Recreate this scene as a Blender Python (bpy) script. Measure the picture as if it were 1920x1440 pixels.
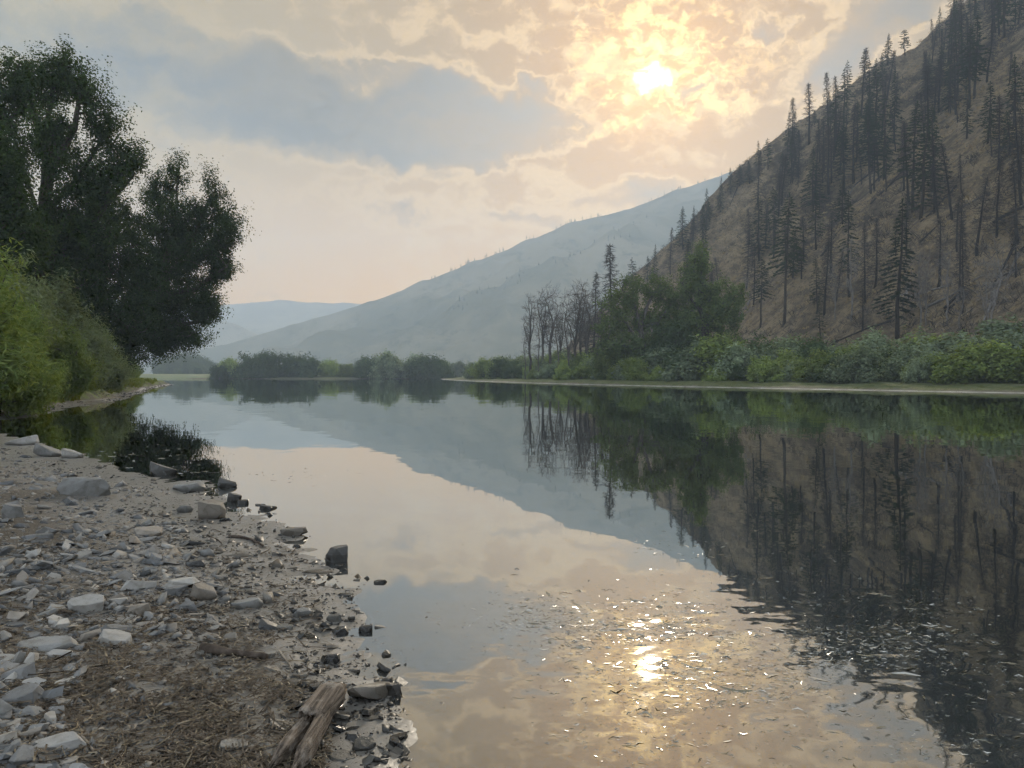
import bpy, bmesh, math
import numpy as np
from mathutils import Vector, Matrix

for o in list(bpy.data.objects):
    bpy.data.objects.remove(o, do_unlink=True)
sc = bpy.context.scene
COL = sc.collection
R = math.radians

# ------------------------------------------------------------------ camera
F = 1442.0                      # focal length in pixels of the 1920 px wide photograph
CAMZ = 1.7
PITCH = math.atan(17.0 / F)     # looking slightly down
cd = bpy.data.cameras.new('camera')
cam = bpy.data.objects.new('camera', cd)
COL.objects.link(cam)
cd.sensor_width = 36.0
cd.lens = 36.0 * F / 1920.0
cd.clip_start = 0.05
cd.clip_end = 30000
cam.location = (0, 0, CAMZ)
cam.rotation_euler = (math.pi / 2 - PITCH, 0, 0)
sc.camera = cam

SUN_AZ = math.atan2(1222 - 960, F)
SUN_EL = R(20.8)
SUN_DIR = Vector((math.sin(SUN_AZ) * math.cos(SUN_EL), math.cos(SUN_AZ) * math.cos(SUN_EL), math.sin(SUN_EL)))


# ------------------------------------------------------------------ node helper
class NT:
    def __init__(s, tree):
        s.t = tree
        s.n = tree.nodes
        s.l = tree.links

    def new(s, typ, **kw):
        nd = s.n.new(typ)
        for k, v in kw.items():
            setattr(nd, k, v)
        return nd

    def put(s, sock, v):
        if v is None:
            return
        if isinstance(v, bpy.types.NodeSocket):
            s.l.new(v, sock)
        else:
            if isinstance(v, (tuple, list)) and len(v) == 3 and sock.type == 'RGBA':
                v = (*v, 1.0)
            sock.default_value = v

    def m(s, op, a, b=None, c=None, clamp=False):
        nd = s.new('ShaderNodeMath', operation=op, use_clamp=clamp)
        s.put(nd.inputs[0], a)
        s.put(nd.inputs[1], b)
        s.put(nd.inputs[2], c)
        return nd.outputs[0]

    def vm(s, op, a, b=None, out=0):
        nd = s.new('ShaderNodeVectorMath', operation=op)
        s.put(nd.inputs[0], a)
        s.put(nd.inputs[1], b)
        return nd.outputs[out]

    def vscale(s, a, k):
        nd = s.new('ShaderNodeVectorMath', operation='SCALE')
        s.put(nd.inputs[0], a)
        s.put(nd.inputs['Scale'], k)
        return nd.outputs[0]

    def xyz(s, x, y, z):
        nd = s.new('ShaderNodeCombineXYZ')
        s.put(nd.inputs[0], x)
        s.put(nd.inputs[1], y)
        s.put(nd.inputs[2], z)
        return nd.outputs[0]

    def sep(s, v):
        nd = s.new('ShaderNodeSeparateXYZ')
        s.put(nd.inputs[0], v)
        return nd.outputs

    def noise(s, vec, scale, detail=4.0, rough=0.55, out='Fac', dist=0.0):
        nd = s.new('ShaderNodeTexNoise')
        s.put(nd.inputs['Vector'], vec)
        s.put(nd.inputs['Scale'], scale)
        s.put(nd.inputs['Detail'], detail)
        s.put(nd.inputs['Roughness'], rough)
        s.put(nd.inputs['Distortion'], dist)
        return nd.outputs[out]

    def ss(s, v, lo, hi, a=0.0, b=1.0):
        nd = s.new('ShaderNodeMapRange', interpolation_type='SMOOTHSTEP')
        s.put(nd.inputs['Value'], v)
        s.put(nd.inputs['From Min'], lo)
        s.put(nd.inputs['From Max'], hi)
        s.put(nd.inputs['To Min'], a)
        s.put(nd.inputs['To Max'], b)
        return nd.outputs[0]

    def mix(s, f, a, b, blend='MIX'):
        nd = s.new('ShaderNodeMix', data_type='RGBA', blend_type=blend)
        s.put(nd.inputs['Factor'], f)
        s.put(nd.inputs['A'] if False else nd.inputs[6], a)
        s.put(nd.inputs[7], b)
        return nd.outputs[2]

    def ramp(s, f, stops, interp='LINEAR'):
        nd = s.new('ShaderNodeValToRGB')
        cr = nd.color_ramp
        cr.interpolation = interp
        while len(cr.elements) < len(stops):
            cr.elements.new(0.5)
        for e, (p, c) in zip(cr.elements, stops):
            e.position = p
            e.color = (*c, 1.0)
        s.put(nd.inputs[0], f)
        return nd.outputs[0]


# ------------------------------------------------------------------ world: smoky evening sky
world = bpy.data.worlds.new('World')
sc.world = world
world.use_nodes = True
w = NT(world.node_tree)
w.n.clear()
tc = w.new('ShaderNodeTexCoord').outputs['Generated']
dx, dy, dz = w.sep(tc)
az = w.m('MULTIPLY', w.m('ARCTAN2', dx, dy), 180 / math.pi)
el = w.m('MULTIPLY', w.m('ARCSINE', dz), 180 / math.pi)
el = w.m('ABSOLUTE', el)
P = w.xyz(az, el, 0.0)


def pix_ang(px, py):
    x = (px - 960) / F
    z = (703 - py) / F
    a = math.degrees(math.atan(x))
    e = math.degrees(math.atan(z / math.sqrt(1 + x * x)))
    return a, e


# cloud layers are stretched along the horizon and broken up by layered noise
SKY_GAIN = 0.80
wn = w.noise(P, 0.11, 5.0, 0.55, 'Color')
wv = w.vscale(w.vm('SUBTRACT', wn, (0.5, 0.5, 0.5)), 8.0)
wv = w.vm('MULTIPLY', wv, (1.0, 0.55, 0.0))
PW = w.vm('ADD', P, wv)
wn2 = w.noise(P, 0.5, 5.0, 0.6, 'Color')
wv2 = w.vm('MULTIPLY', w.vscale(w.vm('SUBTRACT', wn2, (0.5, 0.5, 0.5)), 3.2), (1.0, 0.8, 0.0))
PW = w.vm('ADD', PW, wv2)


def blob(px, py, rx, ry, k, tilt=0.0):
    """a soft elliptical bank of cloud at its own bearing and height (degrees)"""
    a, e = pix_ang(px, py)
    ppd = F * math.pi / 180
    mp = w.new('ShaderNodeMapping', vector_type='TEXTURE')
    w.l.new(PW, mp.inputs['Vector'])
    mp.inputs['Location'].default_value = (a, e, 0)
    mp.inputs['Rotation'].default_value = (0, 0, R(-tilt))
    mp.inputs['Scale'].default_value = (1.4 * rx / ppd, 1.4 * ry / ppd, 1.0)
    g = w.new('ShaderNodeTexGradient', gradient_type='SPHERICAL')
    w.l.new(mp.outputs[0], g.inputs[0])
    return g.outputs['Fac'], k


def total(vals):
    t = 0.0
    for v, k in vals:
        t = w.m('MULTIPLY_ADD', v, k * 1.0, t)
    return t


DARK = [(700, 215, 250, 58, 0.85, 8), (930, 250, 190, 42, 0.9, -8), (600, 265, 260, 45, 0.75, 6), (830, 175, 160, 40, .7, 12),
        (170, 90, 360, 80, 0.6, 6), (470, 120, 190, 50, 0.4, 10), (750, 405, 130, 34, 0.5, 0), (985, 415, 110, 24, 0.4, 0),
        (1190, 372, 130, 28, 0.7, 0), (1600, 80, 85, 42, 0.75, -20), (1550, 135, 50, 30, 0.65, 0), (1310, 158, 34, 17, 0.9, -15),
        (1428, 62, 24, 18, 0.8, 0), (995, 167, 34, 14, 0.8, 0), (1190, 60, 18, 16, 0.5, 0), (300, 330, 200, 60, .28, 0),
        (1720, 40, 60, 30, .5, 0), (1235, 128, 46, 7, 0.75, -8)]
GOLD = [(1240, 110, 165, 120, 1.0, 0), (1420, 110, 130, 60, 0.9, -20), (1400, 190, 130, 30, .7, 0), (1090, 235, 110, 60, 0.75, -12),
        (1200, 20, 160, 60, 0.8, 0), (1080, 110, 40, 50, 0.6, 0), (900, 385, 200, 26, 0.45, 0), (1130, 350, 160, 20, 0.65, 0),
        (1000, 140, 160, 40, 0.5, 0), (1640, 70, 140, 60, 0.55, 0), (640, 90, 300, 22, 0.45, 12), (860, 280, 260, 24, 0.4, -6)]
dmask = total([blob(*b) for b in DARK])
gmask = total([blob(*b) for b in GOLD])
n_big = w.noise(w.vm('MULTIPLY', P, (0.55, 1.3, 1)), 0.10, 6.0, 0.55)
n_mid = w.noise(w.vm('MULTIPLY', PW, (0.6, 1.0, 1)), 0.40, 7.0, 0.62)
PF = w.vm('ADD', P, w.vscale(wv2, 0.55))
n_fine = w.noise(w.vm('MULTIPLY', PF, (0.75, 1.15, 1)), 0.9, 7.0, 0.66)
streak = w.noise(w.vm('MULTIPLY', PW, (0.35, 1.5, 1)), 0.22, 5.0, 0.6)
# a general cover of the same kind of cloud outside the named ones
cover = w.ss(n_big, 0.50, 0.72, 0.0, 0.55)
md = w.m('ADD', w.m('MULTIPLY_ADD', cover, 0.45, dmask), w.m('MULTIPLY_ADD', w.m('SUBTRACT', n_mid, 0.5), 1.55, w.m('MULTIPLY', w.m('SUBTRACT', n_fine, 0.5), 0.45)))
cloud = w.m('MULTIPLY', w.ss(md, 0.10, 0.86), w.ss(streak, 0.30, 0.60, 0.60, 1.0))
fringe = w.m('MULTIPLY', w.ss(md, -0.04, 0.18), w.ss(md, 0.18, 0.42, 1.0, 0.0))

# angle to the sun
cs = w.vm('DOT_PRODUCT', tc, tuple(SUN_DIR), out=1)
gam = w.m('MULTIPLY', w.m('ARCCOSINE', w.m('MINIMUM', cs, 1.0)), 180 / math.pi)
g90 = w.m('DIVIDE', gam, 90.0)
veil = w.ramp(g90, [
    (0.0, (0.84, 0.44, 0.06)), (0.05, (0.70, 0.36, 0.03)), (0.10, (0.55, 0.31, 0.05)), (0.17, (0.48, 0.325, 0.125)),
    (0.26, (0.49, 0.385, 0.25)), (0.38, (0.46, 0.41, 0.33)), (0.55, (0.40, 0.42, 0.42)), (0.80, (0.58, 0.64, 0.70)), (1.0, (0.78, 0.86, 0.95))], 'LINEAR')
# warm smoke low over the horizon, on the sun's side
low = w.m('MULTIPLY', w.ss(el, 2.0, 19.0, 1.0, 0.0), w.ss(gam, 14.0, 75.0, 1.0, 0.1))
veil = w.mix(w.m('MULTIPLY', low, 0.9), veil, (1.65, 0.88, 0.02))
darkcol = w.ramp(g90, [(0.0, (0.20, 0.17, 0.14)), (0.10, (0.13, 0.13, 0.13)), (0.25, (0.022, 0.026, 0.030)), (0.6, (0.07, 0.095, 0.13)), (1.0, (0.46, 0.52, 0.58))])
c = w.mix(w.m('MULTIPLY', cloud, 0.94), w.mix(1.0, veil, (0.53, 0.435, 0.22), 'MULTIPLY'), darkcol)
near = w.ss(gam, 6.0, 36.0, 1.0, 0.12)
c = w.mix(w.m('MULTIPLY', w.m('MULTIPLY', fringe, near), 0.55), c, (0.74, 0.50, 0.22))
gm = w.ss(w.m('ADD', w.m('MULTIPLY', gmask, 0.55), w.m('MULTIPLY', w.m('SUBTRACT', n_fine, 0.5), 2.6)), 0.34, 0.92)
gm = w.m('MULTIPLY', gm, w.ss(cloud, 0.35, 0.9, 1.0, 0.0))
goldcol = w.ramp(w.m('DIVIDE', gam, 20.0), [(0.0, (2.2, 1.5, 0.50)), (0.22, (1.35, 0.86, 0.25)), (0.5, (0.90, 0.58, 0.20)), (1.0, (0.66, 0.47, 0.25))])
gk = w.ss(gam, 1.5, 12.0, 0.75, 0.20)
c = w.mix(w.m('MULTIPLY', gm, gk), c, goldcol)
# the veiled sun itself, its outline eaten by the clouds before it
sa, se = pix_ang(1222, 152)
q = w.vm('SUBTRACT', w.vm('ADD', P, w.vscale(w.vm('MULTIPLY', w.vm('SUBTRACT', wn2, (0.5, 0.5, 0.5)), (1, 1, 0)), 3.0)), (sa, se, 0))
rs = w.vm('LENGTH', w.vm('MULTIPLY', q, (1.0, 1.15, 0)), out=1)
disc = w.m('MULTIPLY', w.ss(rs, 0.35, 1.45, 1.0, 0.0), w.ss(cloud, 0.2, 0.75, 1.0, 0.12))
glow = w.ss(rs, 0.6, 6.5, 0.26, 0.0)
c = w.mix(1.0, c, w.mix(glow, (0, 0, 0), (1.25, 0.66, 0.10)), 'ADD')
c = w.mix(1.0, c, w.mix(disc, (0, 0, 0), (6.5, 5.2, 2.6)), 'ADD')
sky = w.new('ShaderNodeTexSky', sky_type='NISHITA')
sky.sun_disc = False
sky.sun_elevation = SUN_EL
sky.sun_rotation = SUN_AZ
sky.air_density = 1.5
sky.dust_density = 6.0
sky.ozone_density = 1.0
nish = w.mix(1.0, sky.outputs[0], (0.07, 0.07, 0.07), 'MULTIPLY')
# the named cloud banks stand in the half of the sky before the camera; behind and overhead the cover goes on under a veil brightened to lift ambient light
plain = w.mix(w.m('MULTIPLY', cover, 0.9), veil, darkcol)
front = w.m('MULTIPLY', w.ss(dy, 0.25, 0.55), w.ss(el, 50.0, 70.0, 1.0, 0.0))
bgs = []
for colr in (plain, c):
    bg = w.new('ShaderNodeBackground')
    w.put(bg.inputs['Color'], w.mix(0.95, nish, colr))
    bg.inputs['Strength'].default_value = SKY_GAIN
    bgs.append(bg)
mixs = w.new('ShaderNodeMixShader')
w.l.new(front, mixs.inputs[0])
w.l.new(bgs[0].outputs[0], mixs.inputs[1])
w.l.new(bgs[1].outputs[0], mixs.inputs[2])
wo = w.new('ShaderNodeOutputWorld')
w.l.new(mixs.outputs[0], wo.inputs['Surface'])
world.cycles.sampling_method = 'MANUAL'
world.cycles.sample_map_resolution = 256

# ------------------------------------------------------------------ sun
sd = bpy.data.lights.new('sun', 'SUN')
sd.energy = 2.0
sd.angle = R(1.0)
sd.color = (1.0, 0.88, 0.70)
sun = bpy.data.objects.new('sun', sd)
COL.objects.link(sun)
sun.rotation_euler = SUN_DIR.to_track_quat('Z', 'Y').to_euler()

# ------------------------------------------------------------------ exposure / render
vs = sc.view_settings
vs.view_transform = 'Standard'
vs.look = 'None'
vs.exposure = 1.08
vs.gamma = 1.0
vs.use_curve_mapping = False
sc.render.engine = 'CYCLES'
cy = sc.cycles
cy.use_denoising = True
cy.use_adaptive_sampling = True
cy.adaptive_threshold = 0.03
cy.adaptive_min_samples = 12
cy.max_bounces = 6
cy.diffuse_bounces = 2
cy.glossy_bounces = 2
cy.transmission_bounces = 2
cy.transparent_max_bounces = 8
cy.volume_bounces = 1
cy.caustics_reflective = False
cy.caustics_refractive = False
cy.sample_clamp_indirect = 4.0


# ------------------------------------------------------------------ maths helpers
def hash2(xi, yi, seed):
    h = (xi.astype(np.int64) * 374761393 + yi.astype(np.int64) * 668265263 + seed * 982451653) & 0xFFFFFFFF
    h = ((h ^ (h >> 13)) * 1274126177) & 0xFFFFFFFF
    h = ((h ^ (h >> 16)) * 2246822519) & 0xFFFFFFFF
    return ((h ^ (h >> 15)) & 0xFFFFFF) / float(0xFFFFFF)


def vnoise(x, y, seed=0):
    x = np.asarray(x, float)
    y = np.asarray(y, float)
    xi = np.floor(x)
    yi = np.floor(y)
    fx = x - xi
    fy = y - yi
    fx = fx * fx * (3 - 2 * fx)
    fy = fy * fy * (3 - 2 * fy)
    a = hash2(xi, yi, seed)
    b = hash2(xi + 1, yi, seed)
    c_ = hash2(xi, yi + 1, seed)
    d = hash2(xi + 1, yi + 1, seed)
    return (a + (b - a) * fx) * (1 - fy) + (c_ + (d - c_) * fx) * fy


def fbm(x, y, seed=0, oct=4, gain=0.5):
    t = 0
    amp = 1.0
    tot = 0
    for k in range(oct):
        t = t + amp * (vnoise(x * 2 ** k, y * 2 ** k, seed + k * 17) - 0.5)
        tot += amp
        amp *= gain
    return t / tot


def sstep(a, b, x):
    t = np.clip((x - a) / (b - a), 0, 1)
    return t * t * (3 - 2 * t)


def softplus(x, k):
    return k * np.logaddexp(0, x / k)


def poly_dist(X, Y, pl):
    best = np.full(np.shape(X), 1e18)
    for (x0, y0), (x1, y1) in zip(pl[:-1], pl[1:]):
        ex, ey = x1 - x0, y1 - y0
        L = ex * ex + ey * ey
        t = np.clip(((X - x0) * ex + (Y - y0) * ey) / L, 0, 1)
        d = (X - x0 - t * ex) ** 2 + (Y - y0 - t * ey) ** 2
        best = np.minimum(best, d)
    return np.sqrt(best)


def inside(X, Y, poly):
    r = np.zeros(np.shape(X), bool)
    n = len(poly)
    for i in range(n):
        x0, y0 = poly[i]
        x1, y1 = poly[(i + 1) % n]
        cond = ((y0 > Y) != (y1 > Y))
        with np.errstate(divide='ignore', invalid='ignore'):
            xx = (x1 - x0) * (Y - y0) / (y1 - y0 if y1 != y0 else 1e-9) + x0
        r ^= cond & (X < xx)
    return r


def ray(px, py):
    """direction (per unit of y) of the photograph's pixel"""
    cx = (px - 960) / F
    cz = (720 - py) / F
    y = math.cos(PITCH) + cz * math.sin(PITCH)
    z = -math.sin(PITCH) + cz * math.cos(PITCH)
    return cx / y, z / y


def at(px, py, Y):
    a, b = ray(px, py)
    return a * Y, Y, CAMZ + b * Y


# ------------------------------------------------------------------ terrain functions
SHORE = [(6, -8), (2.5, -3), (1.2, 0), (0.35, 1.8), (-.45, 2.9), (-.56, 3.3), (-.55, 3.51), (-.57, 3.94), (-.62, 4.1), (-.71, 4.6), (-.95, 5.08), (-1.14, 5.48),
         (-1.17, 6.02), (-1.31, 6.4), (-1.53, 6.9), (-2.27, 8.17), (-2.95, 9.3), (-3.65, 9.9), (-4.4, 11.6), (-5.4, 12.4), (-6.2, 13.1), (-8.8, 15.8),
         (-10.8, 17.9), (-14, 21.5), (-17.0, 24.2), (-18.2, 27.5), (-22.8, 39.5), (-26.6, 52), (-38, 80), (-50, 108), (-57, 128), (-59, 134), (-70, 150),
         (-140, 230), (-300, 420), (-420, 520)]
SHORE_POLY = SHORE + [(-900, 520), (-900, -60), (6, -60)]


def shore_d(X, Y):
    X = np.asarray(X, float)
    Y = np.asarray(Y, float)
    d = poly_dist(X, Y, SHORE)
    return np.where(inside(X, Y, SHORE_POLY), d, -d)


def shore_z(X, Y, fine=True):
    X = np.asarray(X, float)
    Y = np.asarray(Y, float)
    d = shore_d(X, Y)
    far = sstep(19, 26, Y)
    d = d + (fbm(X * 1.3, Y * 1.3, 5, 3) * 0.7 * (1 - far) * sstep(2.6, 5.0, Y)) + far * fbm(X * .35, Y * .35, 6, 3) * 1.6
    beach = np.where(d < 0, np.maximum(d * 0.10, -1.2), 0.045 * np.minimum(d, 0.8) + 0.085 * np.clip(d - 0.8, 0, 5) + 0.04 * np.clip(d - 5.8, 0, 20))
    bank = np.where(d < 0, np.maximum(d * 0.16, -1.2), 0.10 * np.minimum(d, 1.2)) + 0.62 * sstep(1.0, 1.9, d + 0.35 * fbm(X * 1.1, Y * 1.1, 9, 3)) + 0.02 * np.clip(d - 2, 0, 40)
    z = beach * (1 - far) + bank * far
    z = z + np.where(d > -0.5, fbm(X * 2.2, Y * 2.2, 11, 3) * 0.05 + fbm(X * 9, Y * 9, 12, 3) * 0.022, 0) * sstep(-0.5, 0.3, d)
    if fine:
        z = z + fbm(X * 34, Y * 34, 13, 2) * 0.012 * sstep(-0.3, 0.2, d) * (1 - far)
    return z


BANKR = [(150, -60), (95, 10), (66, 48), (48.5, 73), (40.6, 86), (27, 110), (16.4, 131), (6, 160), (0, 182), (-12, 223), (-24, 285), (-30, 340), (-18, 420), (0, 500)]
BANKR_POLY = BANKR + [(900, 500), (900, -60)]


def bank_d(X, Y):
    X = np.asarray(X, float)
    Y = np.asarray(Y, float)
    d = poly_dist(X, Y, BANKR)
    return np.where(inside(X, Y, BANKR_POLY), d, -d)


def hill_s(X, Y):
    return (X - 64) * 0.977 + (Y - 140) * 0.211


def right_z(X, Y):
    X = np.asarray(X, float)
    Y = np.asarray(Y, float)
    d = bank_d(X, Y)
    s = hill_s(X, Y)
    z = np.where(d < 0, np.maximum(d * 0.2, -1.3), 0.08 + 0.07 * np.minimum(d, 9) + 0.022 * np.clip(d - 9, 0, 60))
    z = z + sstep(0, 4, d) * fbm(X * .25, Y * .25, 21, 3) * 0.35
    t = (Y - 140) * 0.977 - (X - 64) * 0.211
    m = sstep(-2, 30, s)
    warp = fbm(X * .02, Y * .02, 30, 3) * 40
    rib = 1 - np.abs(2 * vnoise((t + warp) / 34.0, s / 160.0, 31) - 1)
    rib2 = 1 - np.abs(2 * vnoise((t + warp * .6) / 13.0, s / 50.0, 33) - 1)
    hill = 0.885 * softplus(s, 5.0) + m * ((rib - .5) * 13.0 + (rib2 - .5) * 5.0 + fbm(X / 9., Y / 9., 35, 4) * 5.0 + fbm(X / 3., Y / 3., 36, 2) * 1.2)
    hill = hill + 9 * np.exp(-((X - 120) / 32.) ** 2) * sstep(250, 380, Y)
    Yr = 392 + 26 * fbm(X / 60., X * 0 + .3, 38, 3)
    hill = hill - 1.3 * softplus(Y - Yr, 5.0) * sstep(0, 20, s + 20)
    return np.maximum(z + hill, np.where(d > 0, 0.3, -1.4))


def march(px, py, fn, y0, y1, step):
    a, b = ray(px, py)
    Y = np.arange(y0, y1, step)
    zr = CAMZ + b * Y
    zg = fn(a * Y, Y)
    k = np.nonzero(zr <= zg)[0]
    if len(k) == 0:
        return None
    y = Y[k[0]]
    return a * y, y, float(zg[k[0]])


def hit_beach(px, py):
    return march(px, py, lambda X, Y: shore_z(X, Y, False), 2.4, 32, 0.02)


def hit_hill(px, py):
    return march(px, py, right_z, 60, 430, 1.0)


# ------------------------------------------------------------------ mesh builder
class MB:
    def __init__(s):
        s.v = []
        s.q = []
        s.t = []
        s.n = 0

    def add(s, v, quads=None, tris=None):
        v = np.asarray(v, np.float32).reshape(-1, 3)
        s.v.append(v)
        if quads is not None and len(quads):
            s.q.append(np.asarray(quads, np.int64).reshape(-1, 4) + s.n)
        if tris is not None and len(tris):
            s.t.append(np.asarray(tris, np.int64).reshape(-1, 3) + s.n)
        s.n += len(v)

    def tube(s, pts, rad, sides=5, cap=True):
        pts = np.asarray(pts, float)
        rad = np.asarray(rad, float)
        n = len(pts)
        tg = np.gradient(pts, axis=0)
        tg /= np.maximum(np.linalg.norm(tg, axis=1, keepdims=True), 1e-9)
        ref = np.array([1.0, 0, 0]) if abs(tg[0][0]) < 0.8 else np.array([0, 1.0, 0])
        u = np.cross(tg, ref)
        u /= np.maximum(np.linalg.norm(u, axis=1, keepdims=True), 1e-9)
        vv = np.cross(tg, u)
        a = np.arange(sides) * 2 * math.pi / sides
        ring = pts[:, None, :] + rad[:, None, None] * (np.cos(a)[None, :, None] * u[:, None, :] + np.sin(a)[None, :, None] * vv[:, None, :])
        i = np.arange(n - 1)[:, None] * sides
        j = np.arange(sides)[None, :]
        jn = (j + 1) % sides
        quads = np.stack([i + j, i + jn, i + sides + jn, i + sides + j], -1).reshape(-1, 4)
        tris = None
        if cap:
            tris = [[0, k + 1, k] for k in range(1, sides - 1)] + [[(n - 1) * sides, (n - 1) * sides + k, (n - 1) * sides + k + 1] for k in range(1, sides - 1)]
        s.add(ring.reshape(-1, 3), quads, tris)

    def leaves(s, c, d, length, width, rng, fold=0.25, nrm=None):
        """diamond leaves: centres c, long axes d"""
        c = np.asarray(c, float)
        n = len(c)
        d = d / np.maximum(np.linalg.norm(d, axis=1, keepdims=True), 1e-9)
        r = rng.normal(size=(n, 3)) if nrm is None else nrm + rng.normal(size=(n, 3)) * 0.38
        u = np.cross(d, r)
        u /= np.maximum(np.linalg.norm(u, axis=1, keepdims=True), 1e-9)
        nn = np.cross(d, u)
        L = (np.asarray(length) * rng.uniform(.7, 1.3, n))[:, None]
        W = (np.asarray(width) * rng.uniform(.7, 1.3, n))[:, None]
        v = np.stack([c - d * L * .5, c - u * W * .5 + nn * W * fold, c + d * L * .5, c + u * W * .5 + nn * W * fold], 1)
        s.add(v.reshape(-1, 3), np.arange(n * 4).reshape(n, 4))

    def mesh(s, name, mat, smooth=False):
        me = bpy.data.meshes.new(name)
        V = np.concatenate(s.v) if s.v else np.zeros((0, 3), np.float32)
        Q = np.concatenate(s.q) if s.q else np.zeros((0, 4), np.int64)
        T = np.concatenate(s.t) if s.t else np.zeros((0, 3), np.int64)
        me.vertices.add(len(V))
        me.vertices.foreach_set('co', V.astype(np.float32).ravel())
        nl = Q.size + T.size
        me.loops.add(nl)
        me.loops.foreach_set('vertex_index', np.concatenate([Q.ravel(), T.ravel()]).astype(np.int32))
        npoly = len(Q) + len(T)
        me.polygons.add(npoly)
        st = np.concatenate([np.arange(len(Q)) * 4, len(Q) * 4 + np.arange(len(T)) * 3]).astype(np.int32)
        me.polygons.foreach_set('loop_start', st)
        if smooth:
            me.polygons.foreach_set('use_smooth', np.ones(npoly, bool))
        me.update(calc_edges=True)
        if mat is not None:
            me.materials.append(mat)
        return me

    def build(s, name, mat, parent=None, smooth=False):
        o = bpy.data.objects.new(name, s.mesh(name, mat, smooth))
        COL.objects.link(o)
        if parent is not None:
            o.parent = parent
        return o


def tag(o, label=None, cat=None, group=None, kind=None):
    if label:
        o['label'] = label
    if cat:
        o['category'] = cat
    if group:
        o['group'] = group
    if kind:
        o['kind'] = kind
    return o


def empty(name, loc=(0, 0, 0), rz=0.0, scale=1.0):
    o = bpy.data.objects.new(name, None)
    COL.objects.link(o)
    o.location = loc
    o.rotation_euler = (0, 0, rz)
    o.scale = (scale, scale, scale) if np.isscalar(scale) else scale
    return o


def grid_mesh(name, xs, ys, fn, mat, mask=None, smooth=True):
    X, Y = np.meshgrid(xs, ys)
    Z = fn(X, Y)
    ny, nx = X.shape
    V = np.stack([X, Y, Z], -1).reshape(-1, 3)
    i = np.arange(ny - 1)[:, None] * nx + np.arange(nx - 1)[None, :]
    Q = np.stack([i, i + 1, i + nx + 1, i + nx], -1).reshape(-1, 4)
    if mask is not None:
        cx = (X[:-1, :-1] + X[1:, 1:]) / 2
        cyy = (Y[:-1, :-1] + Y[1:, 1:]) / 2
        Q = Q[mask(cx, cyy).ravel()]
        used = np.unique(Q)
        remap = np.full(len(V), -1)
        remap[used] = np.arange(len(used))
        V = V[used]
        Q = remap[Q]
    b = MB()
    b.add(V, Q)
    return b.build(name, mat, None, smooth)


# ------------------------------------------------------------------ materials
def material(name):
    m = bpy.data.materials.new(name)
    m.use_nodes = True
    t = NT(m.node_tree)
    t.n.clear()
    out = t.new('ShaderNodeOutputMaterial')
    return m, t, out


def principled(t, out, col, rough=0.8, spec=0.3, normal=None):
    p = t.new('ShaderNodeBsdfPrincipled')
    t.put(p.inputs['Base Color'], col)
    t.put(p.inputs['Roughness'], rough)
    t.put(p.inputs['Specular IOR Level'], spec)
    if normal is not None:
        t.l.new(normal, p.inputs['Normal'])
    t.l.new(p.outputs[0], out.inputs['Surface'])
    return p


def bump(t, h, strength, dist):
    b = t.new('ShaderNodeBump')
    t.put(b.inputs['Strength'], strength)
    b.inputs['Distance'].default_value = dist
    t.put(b.inputs['Height'], h)
    return b.outputs[0]


def pos(t):
    return t.new('ShaderNodeNewGeometry').outputs['Position']


def leaf_mat(name, c1, c2, trans=0.35, obj_var=0.35, island=True):
    m, t, out = material(name)
    g = t.new('ShaderNodeNewGeometry')
    oi = t.new('ShaderNodeObjectInfo')
    nz = t.noise(t.new('ShaderNodeTexCoord').outputs['Object'], 0.6, 3.0)
    f = t.m('ADD', t.m('MULTIPLY', g.outputs['Random Per Island'], 0.6), t.m('MULTIPLY', t.m('SUBTRACT', nz, 0.3), 0.9))
    col = t.mix(f, c1, c2)
    k = t.m('ADD', 1.0 - obj_var * 0.5, t.m('MULTIPLY', oi.outputs['Random'], obj_var))
    col = t.vscale(col, k)
    d = t.new('ShaderNodeBsdfDiffuse')
    t.l.new(col, d.inputs['Color'])
    tr = t.new('ShaderNodeBsdfTranslucent')
    t.l.new(t.mix(1.0, col, (1.25, 1.2, 0.55), 'MULTIPLY'), tr.inputs['Color'])
    mx = t.new('ShaderNodeMixShader')
    mx.inputs[0].default_value = trans
    t.l.new(d.outputs[0], mx.inputs[1])
    t.l.new(tr.outputs[0], mx.inputs[2])
    t.l.new(mx.outputs[0], out.inputs['Surface'])
    return m


def bark_mat(name, c1, c2, scale=3.0):
    m, t, out = material(name)
    p_ = t.vm('MULTIPLY', t.new('ShaderNodeTexCoord').outputs['Object'], (scale, scale, scale * .2))
    n = t.noise(p_, 2.0, 5.0, 0.65)
    oi = t.new('ShaderNodeObjectInfo')
    col = t.vscale(t.mix(t.ss(n, 0.3, 0.7), c1, c2), t.m('ADD', 0.75, t.m('MULTIPLY', oi.outputs['Random'], 0.5)))
    principled(t, out, col, 0.9, 0.1)
    return m


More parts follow.
